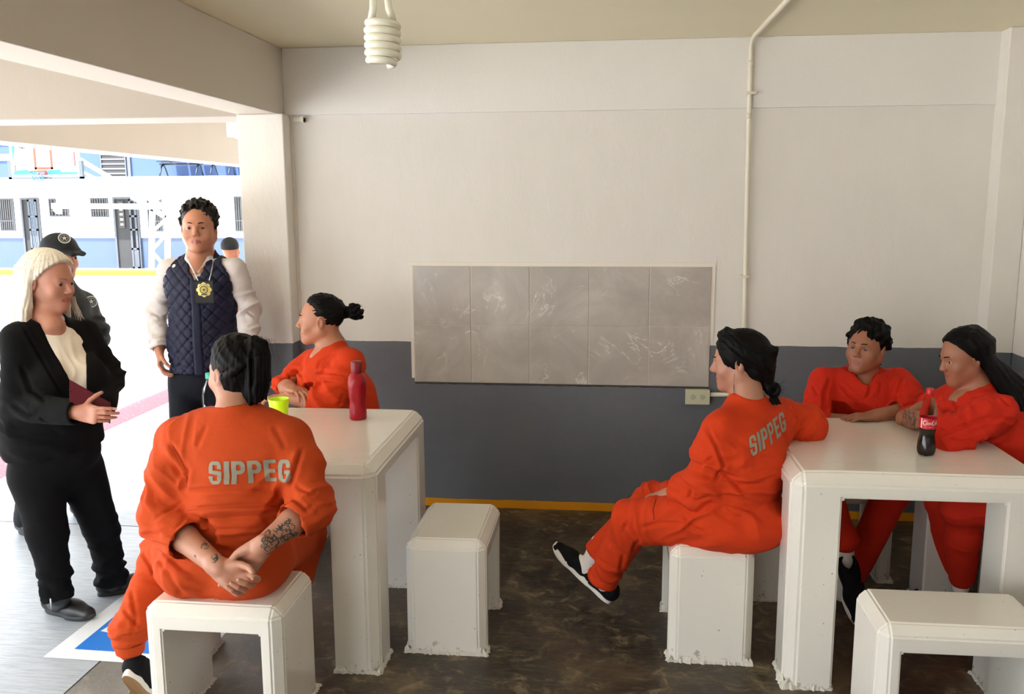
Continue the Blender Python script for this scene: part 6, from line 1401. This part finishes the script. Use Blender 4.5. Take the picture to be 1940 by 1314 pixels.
    p_ = q(.02, .12, .085); d_ = unit(camd * .75 + f * .6); h_ = cast_px((CV, CQ), 122, 451)
    if h_[0] is not None: ring_emblem(t, 'cap_emblem', np.array(h_[0]) + camd * .008, unit(np.array(h_[1]) * .6 + camd * .6), .030, em)
    F = Sdf(.005); F.ell(q(0, -.03, .0), A(.078, .082, .07), np.stack([r, f, u]), .01); F.cut(q(0, .012, 0), f, .12); F.cut(q(0, 0, -.06), -u, .12); sdf_obj('hair', F, M['hairK'], t, hair_disp(A(0, 0, 1), .002, 120), 1)
person_guard()

def person_man():
    t = person('person in navy quilted vest and white shirt wearing a badge', (-1.06, -.42, 0)); f0 = unit(A(.20, -.98, 0)); l0 = A(-f0[1], f0[0], 0); Y = -.42
    C = at(377, 432, Y - .02); nb = at(381, 488, Y + .02); shR, shL = at(322, 512, Y), at(445, 510, Y); pel = at(388, 716, Y); elR, wrR = at(300, 592, Y + .02), at(302, 662, Y - .08); elL, wrL = at(473, 590, Y + .02), at(472, 662, Y - .05)
    F = Sdf(.0036); F.seg(pel, nb - A(0, 0, .12), .11, .12, .03); F.seg(nb - A(0, 0, .12), nb, .09, .06, .04); F.seg(shL, shR, .055, .055, .03); fwd = unit(A(.26, -.96, .03)); q, ax = add_head(F, C, fwd, A(.0, 0, 1), 1.10, nb + A(0, -.01, 0), .062, 1.12, True, 1.0)
    add_arm(F, shR, elR, wrR, .95); add_arm(F, shL, elL, wrL, .95); dh = unit(A(.10, -.25, -1)); hh = add_hand(F, wrR, dh, unit(A(.9, .3, 0)), 1 if np.cross(dh, A(.9, .3, 0))[1] < 0 else -1, (.55, .6, .6, .6), 1.0, .4, (.3, .3, .3)); add_hand(F, wrL, unit(A(-.1, -.1, -1)), A(-1, 0, 0), 1, (.4, .4, .4, .5), 1.0)
    F.seg(nb + f0 * .02, nb + f0 * .075 - A(0, 0, .07), .055, .045, .03)
    sdf_obj('body', F, [M['skinB'], M['lips']], t, None, 1, lips_mi(q, C, ax, 1.10)); head_extras(t, q, ax, 1.10, M['hairK'])
    F = Sdf(.007); F.ell(pel, A(.165, .14, .12), None, .05); fz = pel * A(1, 1, 0)
    for e, dx in ((-1, -.02), (1, .02)): h_ = pel + l0 * e * .09; k_ = h_ * A(1, 1, 0) + A(dx, -.02, .50); a_ = h_ * A(1, 1, 0) + A(dx, 0, .10); F.seg(h_, k_, .100, .078, .04); F.seg(k_, a_, .078, .066, .03)
    sdf_obj('trousers', F, M['navy'], t, wrinkler([], .003, 9), 2)
    for e, dx in ((-1, -.02), (1, .02)): b = (pel + l0 * e * .09) * A(1, 1, 0) + A(dx, .07, 0); shoe(t, b, b + f0 * .29, (0, 0, 1), 'boot', 1.1)
    F = Sdf(.006); F.seg(pel + A(0, 0, .16), pel + A(0, 0, .2), .145, .150, .05, (f0, .86)); F.seg(pel + A(0, 0, .2), (shL + shR) / 2 - A(0, 0, .1), .15, .15, .05, (f0, .8)); F.seg(shL, nb - A(0, 0, .05), .056, .058, .05); F.seg(shR, nb - A(0, 0, .05), .056, .058, .05); F.seg(nb - A(0, 0, .05), nb + A(0, 0, .02), .078, .070, .03)
    for s_, e_, w_ in ((shR, elR, wrR), (shL, elL, wrL)): F.seg(s_, e_, .058, .058, .03); F.seg(e_, w_, .058, .046, .02); d = unit(w_ - e_); F.seg(w_ - d * .05, w_ - d * .0, .048, .043, .01); F.cut(w_ - d * .005, d, .07); F.seg(w_ - d * .03, w_ + d * .05, .034, .034, .003, None, 's')
    F.seg(nb, nb + f0 * .02 + A(0, 0, .12), .060, .066, .005, None, 's'); F.cut(nb + A(0, 0, .045), A(f0[0] * .5, f0[1] * .5, 1), .11); F.chain([nb + f0 * .085 + A(0, 0, .03), nb + f0 * .12 - A(0, 0, .065)], [.036, .004], .004, None, 's')
    for e in (1, -1): F.chain([nb + l0 * e * .062 + A(0, 0, .035), nb + l0 * e * .052 + f0 * .062 + A(0, 0, .0), nb + l0 * e * .010 + f0 * .118 - A(0, 0, .065)], [.012, .014, .007], .006)
    wv = [(elR, elR - shR, .16, .05, .008), (elL, elL - shL, .16, .05, .008), (wrR, wrR - elR, .08, .03, .006)]
    _o, SV_, SQ_ = sdf_obj('shirt', F, M['shirtw'], t, wrinkler(wv, .003, 9, [cr(Y, .007, .006, 285, 590, 305, 600), cr(Y, .007, .006, 282, 615, 305, 612), cr(Y, .007, .006, 465, 590, 485, 600), cr(Y, .006, .006, 468, 620, 490, 612)]), 2)
    # quilted vest
    qm = cloth_mat('quilted_navy', srgb(30, 32, 54), .55, 300, .15)
    F = Sdf(.0052); F.seg(pel + A(0, 0, .05), pel + A(0, 0, .2), .178, .172, .05, (f0, .84)); F.seg(pel + A(0, 0, .2), (shL + shR) / 2 - A(0, 0, .11), .172, .178, .05, (f0, .78)); F.seg(shL * .90 + shR * .10 + A(0, 0, .012), nb - A(0, 0, .045), .056, .064, .05); F.seg(shR * .90 + shL * .10 + A(0, 0, .012), nb - A(0, 0, .045), .056, .064, .05); F.seg(shL * .75 + shR * .25 - A(0, 0, .07), shR * .75 + shL * .25 - A(0, 0, .07), .115, .115, .05, (f0, .95))
    F.seg(nb - A(0, 0, .05), nb + A(0, 0, .015), .090, .078, .03)
    for s_, e_ in ((shR, elR), (shL, elL)): d = unit(e_ - s_); F.seg(s_ + A(0, 0, .05) + d * .02, s_ + d * .19, .074, .062, .008, None, 's')
    F.cut(pel + A(0, 0, .045), A(0, 0, -1), .3); F.seg(nb, nb + f0 * .02 + A(0, 0, .12), .066, .076, .005, None, 's'); F.cut(nb + A(0, 0, .035), A(f0[0] * .6, f0[1] * .6, 1), .13)
    F.chain([nb + f0 * .10 + A(0, 0, .03), nb + f0 * .145 - A(0, 0, .130)], [.066, .004], .005, None, 's')
    fl = [unit(l0 + A(0, 0, .95)), unit(-l0 + A(0, 0, .95))]
    def quilt(V):
        d = np.zeros(len(V), np.float32)
        for a_ in fl: x = ((V - pel) @ a_) / .046; d -= .0055 * np.exp(-((x - np.round(x)) / .10) ** 2)
        x = (V - pel) @ l0; z = (V - pel)[:, 2]; fr = ((V - pel) @ f0) > 0; sm_ = (np.abs(x - .012) < .022) & fr; d = np.where(sm_, .003, d); d -= .004 * np.exp(-((np.abs(x - .012) - .023) / .004) ** 2) * fr
        for xs in (-.095, .115): d -= .004 * np.exp(-((x - xs - .0 * z) / .004) ** 2) * fr * (z < .22); 
        d -= .005 * np.exp(-((z - .085) / .004) ** 2) * (1 - sm_); return d + .0025 * vnoise(V * 9)
    shVQ = (SV_, SQ_)
    so, SV, SQ = sdf_obj('vest', F, qm, t, quilt, 1); camd_ = unit(A(CAM_POS) - pel)
    for e in (1, -1):
        bm = bmesh.new(); pts = [c_[0] + camd_ * .004 for c_ in [(lambda h1, h2: h1 if h1[0] is not None and (h2[0] is None or h1[0][1] < h2[0][1]) else h2)(cast_px((SV, SQ), x_, y_), cast_px(shVQ, x_, y_)) for x_, y_ in ([(404, 493), (402, 508), (399, 522), (396, 533)] if e == 1 else [(358, 494), (364, 507), (370, 520), (376, 533)])] if c_[0] is not None]; pts = [p_ + camd_ * .009 for p_ in pts]; tube_bm(bm, pts, .0026, 8); from_bm('badge_chain', bm, mat('chain_silver', (.6, .6, .56, 1), .35, 1), t)
    bc = at(387, 553, Y - .215); n = unit(A(CAM_POS) - bc) * .4 + f0; n = unit(n); x = unit(np.cross(A(0, 0, 1), n)) ; x = x if x[0] > 0 else -x; y = unit(np.cross(n, x)) ; y = y if y[2] > 0 else -y
    bm = bmesh.new(); vs = [bm.verts.new(Vector(bc + x * a * .048 + y * b * .058 + n * c_)) for c_ in (-.004, .004) for a, b in ((-1, -1), (1, -1), (1, 1), (-1, 1))]
    for f_ in ((0, 1, 2, 3), (7, 6, 5, 4), (0, 4, 5, 1), (1, 5, 6, 2), (2, 6, 7, 3), (3, 7, 4, 0)): bm.faces.new([vs[i] for i in f_])
    bmesh.ops.recalc_face_normals(bm, faces=bm.faces); bmesh.ops.bevel(bm, geom=bm.edges[:], offset=.004, segments=2, affect='EDGES'); bh = from_bm('badge_holder', bm, mat('holder_black', (.008, .008, .009, 1), .5), t)
    gm = mat('badge_gold', srgb(232, 214, 130), .35, .3); c2 = bc + y * .012
    bm = bmesh.new(); ce = bm.verts.new(Vector(c2 + n * .0085)); ring = [bm.verts.new(Vector(c2 + (x * math.cos(a) + y * math.sin(a)) * (.038 if i % 4 == 0 else .036 if i % 4 in (1, 3) else .031) + n * .0055)) for i, a in enumerate(np.linspace(0, 2 * math.pi, 32, endpoint=False))]
    for i in range(32): bm.faces.new((ce, ring[i], ring[(i + 1) % 32]))
    from_bm('badge', bm, gm, t); dkm = mat('badge_dark', (.05, .045, .03, 1), .5)
    ring_emblem(t, 'badge_emblem', c2 + n * .0095, n, .020, dkm)
    bm = bmesh.new(); vs = [bm.verts.new(Vector(c2 + x * a + y * b + n * .0082)) for a, b in ((-.014, -.027), (.014, -.027), (.014, -.021), (-.014, -.021))]; bm.faces.new(vs)
    for a in np.linspace(.6, 2.5, 9): cc = c2 + (x * math.cos(a) + y * math.sin(a)) * .027 + n * .0085; bm.faces.new([bm.verts.new(Vector(cc + x * i + y * j)) for i, j in ((-.0018, -.0022), (.0018, -.0022), (.0018, .0022), (-.0018, .0022))])
    from_bm('badge_lettering', bm, dkm, t)
    bvh = BVHTree.FromPolygons([tuple(v) for v in SV], [tuple(int(i) for i in q_) for q_ in SQ]); cd_ = unit(A(CAM_POS) - bc); h_ = cast_px((SV, SQ), 330, 504)
    if h_[0] is not None:
        bm = bmesh.new(); n_ = unit(np.array(h_[1])); p = np.array(h_[0]); tube_bm(bm, [p, p + n_ * .004], .010, 14); from_bm('lapel_pin', bm, mat('pin_white', (.7, .7, .66, 1), .3), t)
    F = Sdf(.0036); r, f, u = ax; R_ = random.Random(39); F.ell(q(0, -.022, .036), A(.080, .098, .090) * 1.08, np.stack([r, f, u]), .01); F.cut(q(0, .052, 0), f - u * .30, .16)
    for k in range(230):
        v = unit(A(R_.gauss(0, 1), R_.gauss(-.2, .9), R_.gauss(.55, .8)))
        if v[1] > .42 and v[2] < .66 or v[2] < -.30 or (abs(v[0]) > .5 and v[1] > .30 and v[2] < .3): continue
        c = A(q(0, -.016, .036)) + (r * v[0] * .082 + f * v[1] * .102 + u * v[2] * .095) * 1.08; w = unit(A(R_.gauss(0, 1), R_.gauss(0, 1), R_.gauss(0, 1))) * .013; F.seg(c - w, c + w + (c - C) * .02, .010, .007, .006)
    sdf_obj('hair', F, M['hairB'], t, hair_disp(A(.7, 0, .7), .0026, 100, 3), 1)
person_man()

def person_far():
    t = person('distant seated person in dark cap and orange, half hidden behind vest', (-2.56, 3.5, 0)); F = Sdf(.007); C = A(-2.60, 3.5, 1.30); nb = C + A(0, .02, -.14); pel = A(-2.56, 3.55, .58); f0 = A(.3, .95, 0)
    F.seg(pel, nb, .1, .06, .03); q, ax = add_head(F, C, f0, A(0, 0, 1), 1.0, nb); sdf_obj('body', F, [M['skinC'], M['lips']], t, None, 1, lips_mi(q, C, ax))
    F = Sdf(.008); F.seg(pel + A(0, 0, .05), nb - A(0, 0, .12), .17, .16, .05); F.seg(nb + A(-.17, 0, -.09), nb + A(.17, 0, -.09), .07, .07, .05)
    for e in (-1, 1): F.seg(nb + A(e * .18, 0, -.1), nb + A(e * .21, .05, -.36), .07, .06, .03); F.seg(nb + A(e * .21, .05, -.36), nb + A(e * .12, .25, -.45), .055, .045, .02)
    sdf_obj('shirt', F, M['orangeF'], t, wrinkler([], .003, 9), 1)
    F = Sdf(.008); F.ell(pel, A(.18, .16, .12), None, .04)
    for e in (-1, 1): k = pel + A(e * .1, .4, -.05); F.seg(pel + A(e * .09, 0, 0), k, .09, .075, .04); F.seg(k, k - A(0, -.02, .42), .07, .055, .03)
    F.cut(pel - A(0, 0, .118), A(0, 0, -1), .1)
    sdf_obj('trousers', F, M['orangeF'], t, wrinkler([], .003, 9), 1)
    F = Sdf(.006); F.ell(q(0, -.015, .035), A(.084, .102, .090), None, .01); F.cut(q(0, 0, .0), A(0, 0, -1), .2); sdf_obj('cap', F, M['guard'], t, None, 1)
person_far()
stool('distant white concrete stool out on the walkway', -2.80, -2.33, 3.40, 3.72, .46, 'x', 18)
